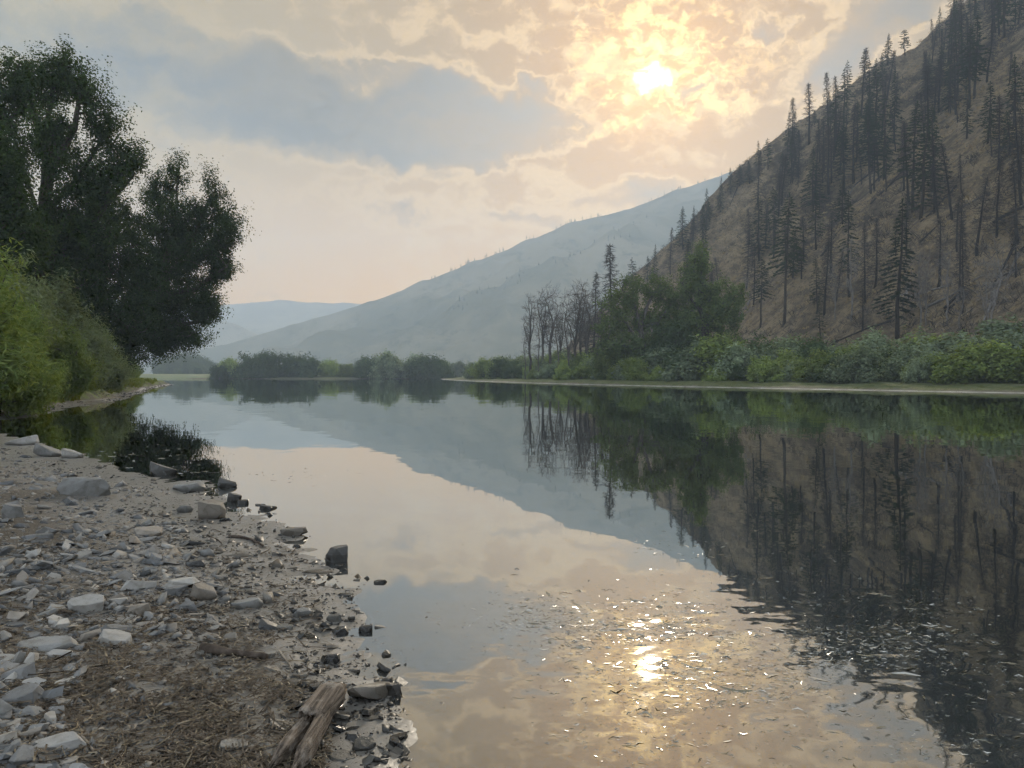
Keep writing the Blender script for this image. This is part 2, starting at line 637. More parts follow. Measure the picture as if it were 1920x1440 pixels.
M = {}
M['cottonwood'] = leaf_mat('cottonwood leaves', (0.016, 0.032, 0.014), (0.070, 0.105, 0.040), 0.34, 0.2)
M['willow'] = leaf_mat('willow leaves', (0.07, 0.115, 0.034), (0.22, 0.275, 0.10), 0.33, 0.3)
M['willow_grey'] = leaf_mat('grey willow leaves', (0.085, 0.115, 0.062), (0.19, 0.225, 0.13), 0.3, 0.25)
M['shrub_sage'] = leaf_mat('sage shrub leaves', (0.075, 0.11, 0.065), (0.26, 0.31, 0.19), 0.25, 0.7)
M['shrub_green'] = leaf_mat('green shrub leaves', (0.075, 0.12, 0.035), (0.27, 0.33, 0.10), 0.3, 0.7)
M['shrub_dark'] = leaf_mat('dark shrub leaves', (0.035, 0.06, 0.028), (0.10, 0.14, 0.062), 0.27, 0.4)
M['needle'] = leaf_mat('fir needles', (0.016, 0.027, 0.017), (0.05, 0.066, 0.037), 0.1, 0.5)
M['twig'] = bark_mat('burnt twigs', (0.03, 0.027, 0.026), (0.075, 0.066, 0.06))
M['bark_burnt'] = bark_mat('burnt bark', (0.012, 0.011, 0.011), (0.045, 0.04, 0.037))
M['bark_grey'] = bark_mat('weathered dead wood', (0.10, 0.09, 0.08), (0.24, 0.22, 0.20))
M['bark_snag'] = bark_mat('dark dead wood', (0.04, 0.036, 0.033), (0.12, 0.105, 0.095))
M['bark'] = bark_mat('cottonwood bark', (0.035, 0.03, 0.024), (0.11, 0.095, 0.08))
M['bark_dark'] = bark_mat('fir bark', (0.02, 0.018, 0.016), (0.06, 0.05, 0.042))
M['far_tree'] = leaf_mat('far conifer', (0.02, 0.03, 0.02), (0.05, 0.065, 0.04), 0.1, 0.3)
M['far_broadleaf'] = leaf_mat('far broadleaf', (0.05, 0.075, 0.035), (0.12, 0.15, 0.07), 0.2, 0.3)


def mat_water():
    m, t, out = material('river water')
    p_ = pos(t)
    sx, sy, sz = t.sep(p_)
    v1 = t.xyz(t.m('MULTIPLY', sx, 0.6), sy, 0.0)
    n1 = t.vm('SUBTRACT', t.noise(v1, 1.4, 3.0, 0.5, 'Color'), (0.5, 0.5, 0.5))
    n2 = t.vm('SUBTRACT', t.noise(v1, 0.22, 3.0, 0.5, 'Color'), (0.5, 0.5, 0.5))
    n3 = t.vm('SUBTRACT', t.noise(v1, 7.0, 2.0, 0.5, 'Color'), (0.5, 0.5, 0.5))
    patch = t.ss(t.noise(t.xyz(t.m('MULTIPLY', sx, 0.012), t.m('MULTIPLY', sy, 0.05), 0.0), 1.0, 4.0, 0.6), 0.50, 0.68)
    wz = t.vm('LENGTH', t.vm('MULTIPLY', t.vm('SUBTRACT', p_, (1.7, 4.6, 0.0)), (0.42, 0.60, 0.0)), out=1)
    weedz = t.m('MULTIPLY', t.ss(wz, 0.4, 1.3, 1.0, 0.0), t.ss(t.noise(v1, 2.2, 2.0), 0.35, 0.6))
    # ruffled lanes where the current runs
    amp1 = t.m('ADD', 0.010, t.m('MULTIPLY', patch, 0.018))
    s_ = t.vm('ADD', t.vscale(n1, amp1), t.vm('ADD', t.vscale(n2, 0.008), t.vscale(n3, t.m('ADD', t.m('MULTIPLY_ADD', weedz, 0.16, 0.004), t.m('MULTIPLY', patch, 0.02)))))
    s_ = t.vm('MULTIPLY', s_, (0.6, 1.0, 0.0))
    nrm = t.vm('NORMALIZE', t.vm('ADD', s_, (0, 0, 1)))
    fr = t.new('ShaderNodeFresnel')
    fr.inputs['IOR'].default_value = 1.34
    t.l.new(nrm, fr.inputs['Normal'])
    fac = t.m('POWER', fr.outputs[0], 0.32)
    fac = t.m('MULTIPLY', fac, 0.97)
    gl = t.new('ShaderNodeBsdfGlossy')
    gl.inputs['Roughness'].default_value = 0.015
    gl.inputs['Color'].default_value = (0.93, 0.95, 0.94, 1)
    t.l.new(nrm, gl.inputs['Normal'])
    tr = t.new('ShaderNodeBsdfTransparent')
    tr.inputs['Color'].default_value = (0.30, 0.31, 0.24, 1)
    mx = t.new('ShaderNodeMixShader')
    t.l.new(fac, mx.inputs[0])
    t.l.new(tr.outputs[0], mx.inputs[1])
    t.l.new(gl.outputs[0], mx.inputs[2])
    t.l.new(mx.outputs[0], out.inputs['Surface'])
    return m


def mat_mud():
    """beach: dark silt with straw coloured litter, shiny where the river keeps it wet; green on the bank"""
    m, t, out = material('beach silt')
    p_ = pos(t)
    sx, sy, sz = t.sep(p_)
    n1 = t.noise(p_, 1.1, 5.0, 0.6)
    n2 = t.noise(p_, 22.0, 5.0, 0.7)
    n3 = t.noise(p_, 90.0, 3.0, 0.7)
    col = t.mix(t.ss(n1, 0.35, 0.65), (0.058, 0.049, 0.038), (0.10, 0.087, 0.07))
    col = t.mix(t.ss(n2, 0.42, 0.72), col, (0.035, 0.029, 0.023))
    col = t.mix(t.m('MULTIPLY', t.ss(n3, 0.55, 0.75), 0.6), col, (0.27, 0.245, 0.20))
    wet = t.ss(t.m('ADD', sz, t.m('MULTIPLY', t.m('SUBTRACT', n1, 0.5), 0.16)), 0.08, 0.18, 1.0, 0.0)
    col = t.mix(t.m('MULTIPLY', wet, 0.6), col, (0.165, 0.16, 0.147))  # sheen of the wet mud painted in: paler grey for reflected sky
    # growing bank beyond the beach
    green = t.m('MULTIPLY', t.ss(sy, 15.0, 26.0), t.ss(sz, 0.42, 0.66))
    green = t.m('MAXIMUM', green, t.m('MULTIPLY', t.ss(t.m('ADD', sy, t.m('MULTIPLY', sx, -1.0)), 22.0, 27.0), t.m('MULTIPLY', t.ss(n1, 0.40, 0.6), t.ss(sz, 0.10, 0.3))))
    col = t.mix(green, col, t.mix(n2, (0.055, 0.085, 0.02), (0.13, 0.15, 0.05)))
    rough = t.m('SUBTRACT', 0.92, t.m('MULTIPLY', wet, t.ss(n2, 0.30, 0.70, 0.60, 0.46)))
    h = t.m('ADD', t.m('MULTIPLY', n2, 1.0), t.m('MULTIPLY', n3, 0.35))
    principled(t, out, col, rough, t.m('ADD', 0.2, t.m('MULTIPLY', wet, 0.45)), bump(t, h, t.m('SUBTRACT', 0.7, t.m('MULTIPLY', wet, 0.45)), 0.018))
    return m


def rock_mat(name, dark=1.0, rough=0.75, spec=0.3, island=False, wetline=True):
    m, t, out = material(name)
    tcx = t.new('ShaderNodeTexCoord')
    p_ = pos(t)
    if island:
        rnd = t.new('ShaderNodeNewGeometry').outputs['Random Per Island']
    else:
        rnd = t.sep(t.new('ShaderNodeObjectInfo').outputs['Color'])[0]
    base = t.ramp(rnd, [(0.0, (0.07, 0.075, 0.08)), (0.2, (0.155, 0.158, 0.158)), (0.40, (0.265, 0.263, 0.25)), (0.55, (0.115, 0.12, 0.125)),
                        (0.75, (0.33, 0.322, 0.302)), (0.88, (0.22, 0.19, 0.155)), (1.0, (0.42, 0.41, 0.38))])
    n1 = t.noise(p_, 9.0, 5.0, 0.65)
    n2 = t.noise(p_, 60.0, 4.0, 0.7)
    col = t.mix(t.ss(n1, 0.4, 0.75), base, t.mix(1.0, base, (0.62, 0.60, 0.56), 'MULTIPLY'))
    col = t.mix(t.m('MULTIPLY', t.ss(n2, 0.55, 0.8), 0.5), col, t.mix(1.0, base, (0.5, 0.45, 0.38), 'MULTIPLY'))
    sz = t.sep(p_)[2]
    r_ = rough
    if wetline:
        # stones at the river's edge are soaked to a few centimetres above the water
        wet = t.ss(t.m('ADD', sz, t.m('MULTIPLY', t.m('SUBTRACT', n1, 0.5), 0.06)), 0.03, 0.11, 1.0, 0.0)
        col = t.mix(wet, col, t.mix(1.0, col, (0.30, 0.29, 0.27), 'MULTIPLY'))
        r_ = t.m('SUBTRACT', rough, t.m('MULTIPLY', wet, 0.35))
    col = t.mix(1.0, col, (dark, dark, dark), 'MULTIPLY')
    principled(t, out, col, r_, spec, bump(t, t.m('ADD', n1, t.m('MULTIPLY', n2, 0.4)), 0.45, 0.02))
    return m


M['water'] = mat_water()
M['mud'] = mat_mud()
M['rock'] = rock_mat('shale stone', 0.88)
M['rock_dark'] = rock_mat('dark wet stone', 0.28, 0.5, 0.4)
M['rock_tan'] = rock_mat('brown stone', 0.75, 0.7, 0.3)
M['rock_mid'] = rock_mat('grey stone', 0.62, 0.7, 0.3)
M['gravel'] = rock_mat('shale gravel', 0.75, 0.8, 0.3, island=True)
M['rubble'] = rock_mat('muddy rubble', 0.5, 0.8, 0.3, island=True)


def mat_hill():
    m, t, out = material('dry grass hillside')
    p_ = pos(t)
    sx, sy, sz = t.sep(p_)
    n1 = t.noise(p_, 0.045, 5.0, 0.6)
    n2 = t.noise(p_, 0.35, 5.0, 0.65)
    n3 = t.noise(t.vm('MULTIPLY', p_, (1, 1, 0.5)), 1.6, 4.0, 0.7)
    col = t.mix(t.ss(n2, 0.35, 0.68), (0.36, 0.28, 0.175), (0.165, 0.13, 0.092))
    col = t.mix(t.ss(n1, 0.46, 0.66), col, (0.085, 0.068, 0.052))
    col = t.mix(t.m('MULTIPLY', t.ss(n3, 0.50, 0.70), 0.85), col, (0.055, 0.046, 0.038))
    col = t.mix(t.m('MULTIPLY', t.ss(n3, 0.25, 0.42, 1.0, 0.0), 0.6), col, (0.58, 0.45, 0.27))
    lowg = t.ss(sz, 2.5, 7.0, 1.0, 0.0)
    col = t.mix(t.m('MULTIPLY', lowg, 0.6), col, (0.07, 0.075, 0.04))
    principled(t, out, col, 0.95, 0.05, bump(t, t.m('ADD', n2, t.m('MULTIPLY', n3, 0.8)), 1.0, 2.4))
    return m


def mat_bank():
    m, t, out = material('grassy silt bank')
    p_ = pos(t)
    sx, sy, sz = t.sep(p_)
    n1 = t.noise(p_, 0.12, 4.0, 0.6)
    n2 = t.noise(p_, 1.3, 5.0, 0.7)
    col = t.mix(t.ss(n2, 0.35, 0.7), (0.06, 0.078, 0.028), (0.125, 0.128, 0.06))
    silt = t.m('MAXIMUM', t.ss(t.m('ADD', sz, t.m('MULTIPLY', t.m('SUBTRACT', n1, 0.5), 1.0)), 0.02, 0.30, 1.0, 0.0), t.ss(n1, 0.60, 0.74))
    col = t.mix(t.m('MULTIPLY', silt, 0.85), col, t.mix(n2, (0.085, 0.072, 0.056), (0.18, 0.16, 0.13)))
    principled(t, out, col, 0.95, 0.1, bump(t, n2, 0.8, 0.4))
    return m


def mat_mountain(name, c1, c2, c3):
    m, t, out = material(name)
    p_ = pos(t)
    n1 = t.noise(p_, 0.004, 6.0, 0.6)
    n2 = t.noise(t.vm('MULTIPLY', p_, (1.0, 0.5, 1.0)), 0.02, 6.0, 0.7)
    col = t.mix(t.ss(n1, 0.4, 0.62), c1, c2)
    col = t.mix(t.m('MULTIPLY', t.ss(n2, 0.52, 0.7), 0.75), col, c3)
    principled(t, out, col, 1.0, 0.0)
    return m


def mat_simple(name, c1, c2, scale, rough=0.95, b=0.0, spec=.1):
    m, t, out = material(name)
    p_ = pos(t)
    n = t.noise(p_, scale, 5.0, 0.65)
    principled(t, out, t.mix(t.ss(n, 0.3, 0.7), c1, c2), rough, spec, bump(t, n, 0.6, b) if b else None)
    return m


M['hill'] = mat_hill()
M['bank_r'] = mat_bank()
M['mountain'] = mat_mountain('grass mountain', (0.20, 0.175, 0.12), (0.11, 0.108, 0.075), (0.045, 0.052, 0.038))
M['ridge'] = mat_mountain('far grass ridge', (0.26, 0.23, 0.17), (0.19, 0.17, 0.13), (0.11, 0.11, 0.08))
M['bed'] = mat_simple('river bed', (0.035, 0.034, 0.026), (0.08, 0.075, 0.055), 0.8)
M['valley'] = mat_simple('valley grass', (0.10, 0.125, 0.05), (0.19, 0.19, 0.09), 0.03)
M['silt'] = mat_simple('pale silt', (0.14, 0.132, 0.115), (0.34, 0.325, 0.29), 0.35)  # sky light on ripples put into the colour of the waterline strip

# ------------------------------------------------------------------ large structure
b = MB()
b.add([(-2480, -580, -1.6), (2480, -580, -1.6), (2480, 3660, -1.6), (-2480, 3660, -1.6)], [[0, 1, 2, 3]])
tag(b.build('riverbed_ground', M['bed']), 'dark river bed under the water', None, None, 'structure')
b = MB()
b.add([(-900, -400, 0), (900, -400, 0), (900, 520, 0), (-900, 520, 0)], [[0, 1, 2, 3]])
tag(b.build('river_water', M['water']), 'calm river mirroring the evening sky and hillside', None, None, 'structure')


def grow_axis(a, b_, s0, g, cap):
    v = [a]
    st = s0
    while abs(v[-1] - a) < abs(b_ - a):
        v.append(v[-1] + math.copysign(st, b_ - a))
        st = min(st * g, cap)
    return v


xs = sorted(set(grow_axis(0.4, -110, 0.035, 1.0125, 3.0) + grow_axis(0.45, 7, 0.12, 1.1, 1.0)))
ys = sorted(set(grow_axis(2.6, 165, 0.028, 1.0105, 3.0) + grow_axis(2.55, -20, 0.3, 1.2, 2.0)))
tag(grid_mesh('beach', np.array(xs), np.array(ys), shore_z, M['mud']), 'stony silt beach curving into a grassy bank', None, None, 'structure')

xs = np.arange(-60, 340, 1.9)
ys = np.arange(20, 480, 1.9)
tag(grid_mesh('hillside', xs, ys, right_z, M['hill'], lambda X, Y: hill_s(X, Y) > -4), 'steep tan grass hillside above the right bank', None, None, 'structure')
tag(grid_mesh('far_bank', np.arange(-60, 200, 1.3), np.arange(-40, 500, 1.3), right_z, M['bank_r'], lambda X, Y: (hill_s(X, Y) <= -2) & (bank_d(X, Y) > -6)),
    'low green and silty strip along the far bank', None, None, 'structure')

# pale ledge added for the sky-bright ripple line at the far waterline
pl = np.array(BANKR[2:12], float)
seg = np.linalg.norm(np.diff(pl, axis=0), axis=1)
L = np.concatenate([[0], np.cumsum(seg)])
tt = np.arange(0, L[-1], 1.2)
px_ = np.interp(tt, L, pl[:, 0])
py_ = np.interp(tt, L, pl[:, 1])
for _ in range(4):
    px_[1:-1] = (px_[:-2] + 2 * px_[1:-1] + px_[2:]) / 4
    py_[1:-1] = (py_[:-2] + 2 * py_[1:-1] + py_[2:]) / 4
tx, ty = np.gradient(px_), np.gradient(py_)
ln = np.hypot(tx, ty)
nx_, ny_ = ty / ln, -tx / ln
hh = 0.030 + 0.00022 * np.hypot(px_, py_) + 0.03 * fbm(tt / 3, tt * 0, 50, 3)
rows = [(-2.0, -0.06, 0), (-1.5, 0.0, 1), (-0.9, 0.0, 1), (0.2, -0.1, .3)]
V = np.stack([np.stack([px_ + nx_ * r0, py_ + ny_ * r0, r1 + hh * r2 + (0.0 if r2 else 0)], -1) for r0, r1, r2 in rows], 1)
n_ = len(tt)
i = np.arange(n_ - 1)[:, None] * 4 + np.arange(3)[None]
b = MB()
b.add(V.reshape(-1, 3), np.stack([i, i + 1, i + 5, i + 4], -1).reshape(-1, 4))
tag(b.build('ripple_shine_strip', M['silt']), 'pale strip standing in for sky-bright ripples along the far waterline', None, None, 'structure')

# valley floor behind the river
def valley_z(X, Y):
    return 0.2 + 2.2 * sstep(498, 540, Y + 12 * fbm(X / 40., Y / 40., 60, 2)) + fbm(X / 50., Y / 50., 61, 3) * 0.8 - 2.0 * sstep(503, 497, Y)


vx = np.concatenate([np.arange(-2000, -400, 50), np.arange(-400, 80, 5), np.arange(80, 1500, 50)])
vy = np.concatenate([np.arange(492, 600, 4), np.arange(600, 1700, 40)])
tag(grid_mesh('valley_floor', vx, vy, valley_z, M['valley']), 'far meadow beyond the end of the river', None, None, 'structure')


# main hazy mountain: one long falling crest with spurs that run down towards the river
def spur_field(X, Y, spurs):
    best = np.full(np.shape(X), -1e9)
    for pts, sl in spurs:
        for (x0, y0, z0), (x1, y1, z1) in zip(pts[:-1], pts[1:]):
            ex, ey = x1 - x0, y1 - y0
            L_ = ex * ex + ey * ey
            t_ = np.clip(((X - x0) * ex + (Y - y0) * ey) / L_, 0, 1)
            d = np.hypot(X - x0 - t_ * ex, Y - y0 - t_ * ey)
            h = z0 + t_ * (z1 - z0) - sl * (np.sqrt(d * d + 20 * 20) - 20)
            best = np.maximum(best, h)
    return best


MS = 1.25


def pz(px, py, Y):
    a_, b_ = ray(px, py)
    return a_ * Y, Y, b_ * Y


crest = [pz(300, 672, 1500), pz(420, 645, 1520), pz(560, 606, 1550), pz(700, 563, 1580), pz(800, 524, 1600), pz(900, 487, 1620), pz(1000, 446, 1640), pz(1080, 414, 1660), pz(1180, 392, 1680),
         pz(1280, 352, 1700), pz(1370, 322, 1720), pz(1450, 305, 1740), pz(1700, 330, 1800)]
SPURS = [(crest, 0.62),
         ([pz(1300, 372, 1660), pz(1165, 441, 1420), pz(1050, 490, 1340), pz(930, 545, 1290), pz(810, 600, 1240), pz(690, 655, 1180)], 0.60),
         ([pz(1165, 441, 1420), pz(1230, 480, 1300), pz(1330, 500, 1230), pz(1420, 560, 1150)], 0.60),
         ([pz(1050, 490, 1340), pz(1000, 560, 1200), pz(930, 620, 1120), pz(860, 690, 1060)], 0.60),
         ([pz(1230, 480, 1300), pz(1150, 560, 1180), pz(1060, 630, 1090), pz(1000, 690, 1040)], 0.60),
         ([pz(900, 487, 1620), pz(800, 560, 1450), pz(680, 612, 1330), pz(560, 650, 1240), pz(450, 676, 1150)], 0.55),
         ([pz(700, 563, 1580), pz(600, 625, 1430), pz(500, 662, 1300), pz(420, 684, 1180)], 0.55),
         ([pz(1080, 414, 1660), pz(980, 490, 1500), pz(880, 548, 1400), pz(760, 612, 1290)], 0.6)]


def mount_z(X, Y):
    wx = fbm(X / 120., Y / 120., 71, 3) * 50
    wy = fbm(X / 120., Y / 120., 75, 3) * 50
    k = sstep(0, 60, 1560 - Y + 0 * X)
    h = spur_field(X + wx * 0.35, Y + wy * 0.35, SPURS)
    rg = 1 - np.abs(2 * vnoise((X + Y * .55) / 70. + fbm(X / 90., Y / 90., 70, 2), (Y - X * .3) / 260., 72) - 1)
    crz = np.interp(X, [p_[0] for p_ in crest], [p_[2] for p_ in crest])
    am = sstep(0, 70, crz - h)
    h = h + (rg - .5) * 24 * sstep(0, 60, h) * am + fbm(X / 40., Y / 40., 77, 4) * (4 + 12 * am) + fbm(X / 11., Y / 11., 79, 2) * 3 * am
    return np.maximum(h, -1.0 + fbm(X / 50., Y / 50., 61, 3) * 0.8 + 1.2)


tag(grid_mesh('hazy_mountain', np.arange(-1100, 1000, 5.5) * MS, np.arange(960, 1800, 5.5) * MS, lambda X, Y: mount_z(X / MS, Y / MS) * MS, M['mountain']), 'long grass mountain fading in blue smoke haze', None, None, 'structure')


def ridge_z(X, Y):
    prof = np.interp(X / 3400. * F + 960, [-800, 0, 300, 430, 520, 640, 800, 1200, 1800], [430, 520, 575, 570, 559, 563, 590, 620, 640])
    top = CAMZ + (703 - prof) / F * 3400.
    h = top - 0.42 * np.abs(Y - 3400.) + fbm(X / 200., Y / 200., 81, 4) * 40
    prof2 = np.interp(X / 2500. * F + 960, [-400, 200, 330, 400, 440, 520, 620, 900], [520, 560, 600, 592, 604, 640, 675, 690])
    h2 = CAMZ + (703 - prof2) / F * 2500. - 0.5 * np.abs(Y - 2500.) + fbm(X / 120., Y / 120., 85, 4) * 25
    return np.maximum(np.maximum(h, h2), -1.0)


RS = 0.95
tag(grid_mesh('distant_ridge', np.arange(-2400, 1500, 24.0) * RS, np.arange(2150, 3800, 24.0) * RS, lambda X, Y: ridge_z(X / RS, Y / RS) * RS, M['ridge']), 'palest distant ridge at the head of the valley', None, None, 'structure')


# island
def island_z(X, Y):
    e = 1 - ((X + 86) / 62.) ** 2 - ((Y - 352) / 24.) ** 2 + fbm(X / 12., Y / 12., 91, 3) * 0.5
    return np.clip(e, -0.6, 0.8) * 1.5


tag(grid_mesh('island_ground', np.arange(-165, -10, 1.5), np.arange(318, 390, 1.5), island_z, M['bank_r'], lambda X, Y: island_z(X, Y) > -0.5), 'low island carrying the rounded bushes', None, None, 'structure')

# ------------------------------------------------------------------ smoke haze
hz, t, out = material('smoke haze')
pv = t.new('ShaderNodeVolumePrincipled')
pv.inputs['Color'].default_value = (0.67, 0.81, 0.98, 1)
pv.inputs['Density'].default_value = 0.00035
pv.inputs['Anisotropy'].default_value = 0.1
t.l.new(pv.outputs[0], out.inputs['Volume'])
b = MB()
x0, x1, y0, y1, z0, z1 = -2500, 2500, -600, 3680, -2.7, 650
b.add([(x0, y0, z0), (x1, y0, z0), (x1, y1, z0), (x0, y1, z0), (x0, y0, z1), (x1, y0, z1), (x1, y1, z1), (x0, y1, z1)],
      [[0, 3, 2, 1], [4, 5, 6, 7], [0, 1, 5, 4], [1, 2, 6, 5], [2, 3, 7, 6], [3, 0, 4, 7]])
tag(b.build('haze', hz), 'thin wildfire smoke filling the valley', None, None, 'stuff')

ORD = ['first', 'second', 'third', 'fourth', 'fifth', 'sixth', 'seventh', 'eighth', 'ninth', 'tenth', 'eleventh', 'twelfth', 'thirteenth', 'fourteenth', 'fifteenth', 'sixteenth', 'seventeenth', 'eighteenth', 'nineteenth',
       'twentieth', 'twenty-first', 'twenty-second', 'twenty-third', 'twenty-fourth', 'twenty-fifth', 'twenty-sixth', 'twenty-seventh', 'twenty-eighth', 'twenty-ninth', 'thirtieth']


def to_pix(x, y, z):
    cy_ = y * math.cos(PITCH) - (z - CAMZ) * math.sin(PITCH)
    cz_ = y * math.sin(PITCH) + (z - CAMZ) * math.cos(PITCH)
    return 960 + F * x / cy_, 720 - F * cz_ / cy_


def near_label(items, marks, words):
    """items: (object, kind words, px, py); names each by the nearest landmark, its side of it and its rank by distance"""
    buckets = {}
    for o, kind, px, py in items:
        mk = min(marks, key=lambda m_: (m_[0] - px) ** 2 + (m_[1] - py) ** 2)
        dx_, dy_ = px - mk[0], py - mk[1]
        side = (words[0] if dx_ < 0 else words[1]) if abs(dx_) > abs(dy_) else (words[2] if dy_ < 0 else words[3])
        buckets.setdefault((kind, side, mk[2]), []).append((math.hypot(dx_, dy_), o))
    for (kind, side, mk), lst in buckets.items():
        lst.sort(key=lambda q_: q_[0])
        for r_, (_, o) in enumerate(lst):
            o['label'] = f'{kind} {side} {mk}' if len(lst) == 1 else (f'{kind}, nearest {side} {mk}' if r_ == 0 else f'{kind}, {ORD[min(r_, 29)]} nearest {side} {mk}')


# ------------------------------------------------------------------ broadleaf trees: limbs grown towards leaf clumps
def grow(rng, spine, targets, tip_r=0.02, up=0.35):
    """spine: list of polylines (arrays) already joined at their first points; targets: clump centres.
    returns chains of node indices, nodes, radii and the parent point of each target"""
    nodes = []
    par = []
    for pl in spine:
        pl = np.asarray(pl, float)
        prev = -1
        if nodes:
            d = np.linalg.norm(np.array(nodes) - pl[0], axis=1)
            prev = int(np.argmin(d))
            pl = pl[1:]
        for p in pl:
            nodes.append(p)
            par.append(prev)
            prev = len(nodes) - 1
    nodes = [np.array(p) for p in nodes]
    base = nodes[0]
    order = np.argsort([np.min(np.linalg.norm(np.array(nodes) - t, axis=1)) for t in targets])
    tips = []
    ends = {}
    for k in order:
        t = targets[k]
        A = np.array(nodes)
        v = t - A
        d = np.linalg.norm(v, axis=1)
        cost = d + up * np.maximum(0, -(v[:, 2]) + 0.25 * d)
        j = int(np.argmin(cost))
        a = nodes[j]
        n = max(1, int(d[j] / 0.9))
        prev = j
        side = rng.normal(size=3) * 0.10 * d[j]
        for q in range(1, n + 1):
            f = q / n
            p = a + (t - a) * f + side * math.sin(f * math.pi) + np.array([0, 0, -0.06 * d[j] * math.sin(f * math.pi)])
            nodes.append(p)
            par.append(prev)
            prev = len(nodes) - 1
        ends[int(k)] = (prev, j)
    n = len(nodes)
    cnt = np.zeros(n)
    for k, (e, j) in ends.items():
        cnt[e] += 1
    for i in range(n - 1, -1, -1):
        if par[i] >= 0:
            cnt[par[i]] += max(cnt[i], 0.3)
    rad = tip_r * np.maximum(cnt, 0.5) ** 0.5
    return np.array(nodes), par, rad, ends


def limbs_mesh(mb, nodes, par, rad, sides=5):
    ch = {}
    for i, p in enumerate(par):
        ch.setdefault(p, []).append(i)
    stack = [(c, None) for c in ch.get(-1, [])]
    while stack:
        i, frm = stack.pop()
        pts = []
        rr = []
        if frm is not None:
            pts.append(nodes[frm])
            rr.append(min(rad[frm], rad[i] * 1.15))
        cur = i
        while True:
            pts.append(nodes[cur])
            rr.append(rad[cur])
            cs_ = ch.get(cur, [])
            if not cs_:
                break
            big = max(cs_, key=lambda q: rad[q])
            for q in cs_:
                if q != big:
                    stack.append((q, cur))
            cur = big
        if len(pts) >= 2:
            mb.tube(pts, rr, sides if rr[0] > 0.06 else 3, cap=False)


def sample_blobs(rng, blobs, n, shell=0.35):
    """clump centres spread through a set of ellipsoids (cx,cy,cz,rx,ry,rz), more of them near the outside"""
    vol = np.array([b_[3] * b_[4] * b_[5] for b_ in blobs]) ** 0.8
    vol /= vol.sum()
    out = []
    for k in range(n):
        b_ = blobs[rng.choice(len(blobs), p=vol)]
        d = rng.normal(size=3)
        d /= np.linalg.norm(d)
        r = rng.uniform(0, 1) ** shell
        out.append([b_[0] + d[0] * b_[3] * r, b_[1] + d[1] * b_[4] * r, b_[2] + d[2] * b_[5] * r])
    return np.array(out)


def clump_leaves(rng, mb, targets, outdir, per, spread, length, width, spiky=1.0, flop=0.6):
    n = len(targets)
    per_k = rng.poisson(per, n)
    idx = np.repeat(np.arange(n), per_k)
    od = outdir / np.maximum(np.linalg.norm(outdir, axis=1, keepdims=True), 1e-9)
    d = od[idx]
    sp = spread * rng.uniform(0.7, 1.35, n)[idx][:, None]
    g = np.clip(rng.normal(size=(len(idx), 3)), -1.45, 1.45) * sp
    along = np.clip(rng.normal(size=(len(idx), 1)), -1.5, 1.8) * sp * spiky
    c_ = targets[idx] + g + d * along
    ld = rng.normal(size=(len(idx), 3)) + d * flop
    rel = (g + d * along) / sp
    on = rel * 0.55 + d * 0.45 + np.array([0, 0, 0.35])
    on /= np.maximum(np.linalg.norm(on, axis=1, keepdims=True), 1e-6)
    ld = ld - on * np.sum(ld * on, axis=1, keepdims=True) * 0.8
    mb.leaves(c_, ld, length, width, rng, 0.25, on)


def broadleaf(name, rng, blobs, spine, n_cl, per, spread, leaf, leafmat, barkmat, tip_r, shell=0.4, spiky=1.2, flop=0.6, keep=None):
    """returns (limb mesh, crown mesh)"""
    T = sample_blobs(rng, blobs, n_cl, shell)
    if keep is not None:
        T = T[keep(T)]
    nodes, par, rad, ends = grow(rng, spine, T, tip_r)
    lb = MB()
    limbs_mesh(lb, nodes, par, rad)
    outd = np.array([T[k] - nodes[ends[k][1]] for k in range(len(T))])
    outd = outd / np.maximum(np.linalg.norm(outd, axis=1, keepdims=True), 1e-9) + np.array([0, 0, 0.75])
    cb = MB()
    clump_leaves(rng, cb, T, outd, per, spread, leaf[0], leaf[1], spiky, flop)
    return lb.mesh(name + '_trunk', barkmat, True), cb.mesh(name + '_crown', leafmat)


def put_tree(name, meshes, loc, rz, scale, label, cat='tree', group=None, parts=('trunk', 'crown'), mats=None):
    e = empty(name, loc, rz, scale)
    for k, (pn, me) in enumerate(zip(parts, meshes)):
        o = bpy.data.objects.new(pn, me)
        COL.objects.link(o)
        o.parent = e
        if mats and mats[k] is not None:
            o.material_slots[0].link = 'OBJECT'
            o.material_slots[0].material = mats[k]
    return tag(e, label, cat, group)


def pxm(px, py, Y, base):
    """world point of a pixel at depth Y, relative to a tree's base"""
    p = at(px, py, Y)
    return np.array([p[0] - base[0], p[1] - base[1], p[2] - base[2]])


def crown_blobs(lst, Y, base):
    """ellipsoids given by what one sees of them: centre pixel, half width and half height in pixels, own depth offset"""
    out = []
    for px, py, rx, ry, dy_ in lst:
        yy = Y + dy_
        c_ = pxm(px, py, yy, base)
        out.append((c_[0], c_[1], c_[2], rx * yy / F, 0.85 * rx * yy / F, ry * yy / F))
    return out


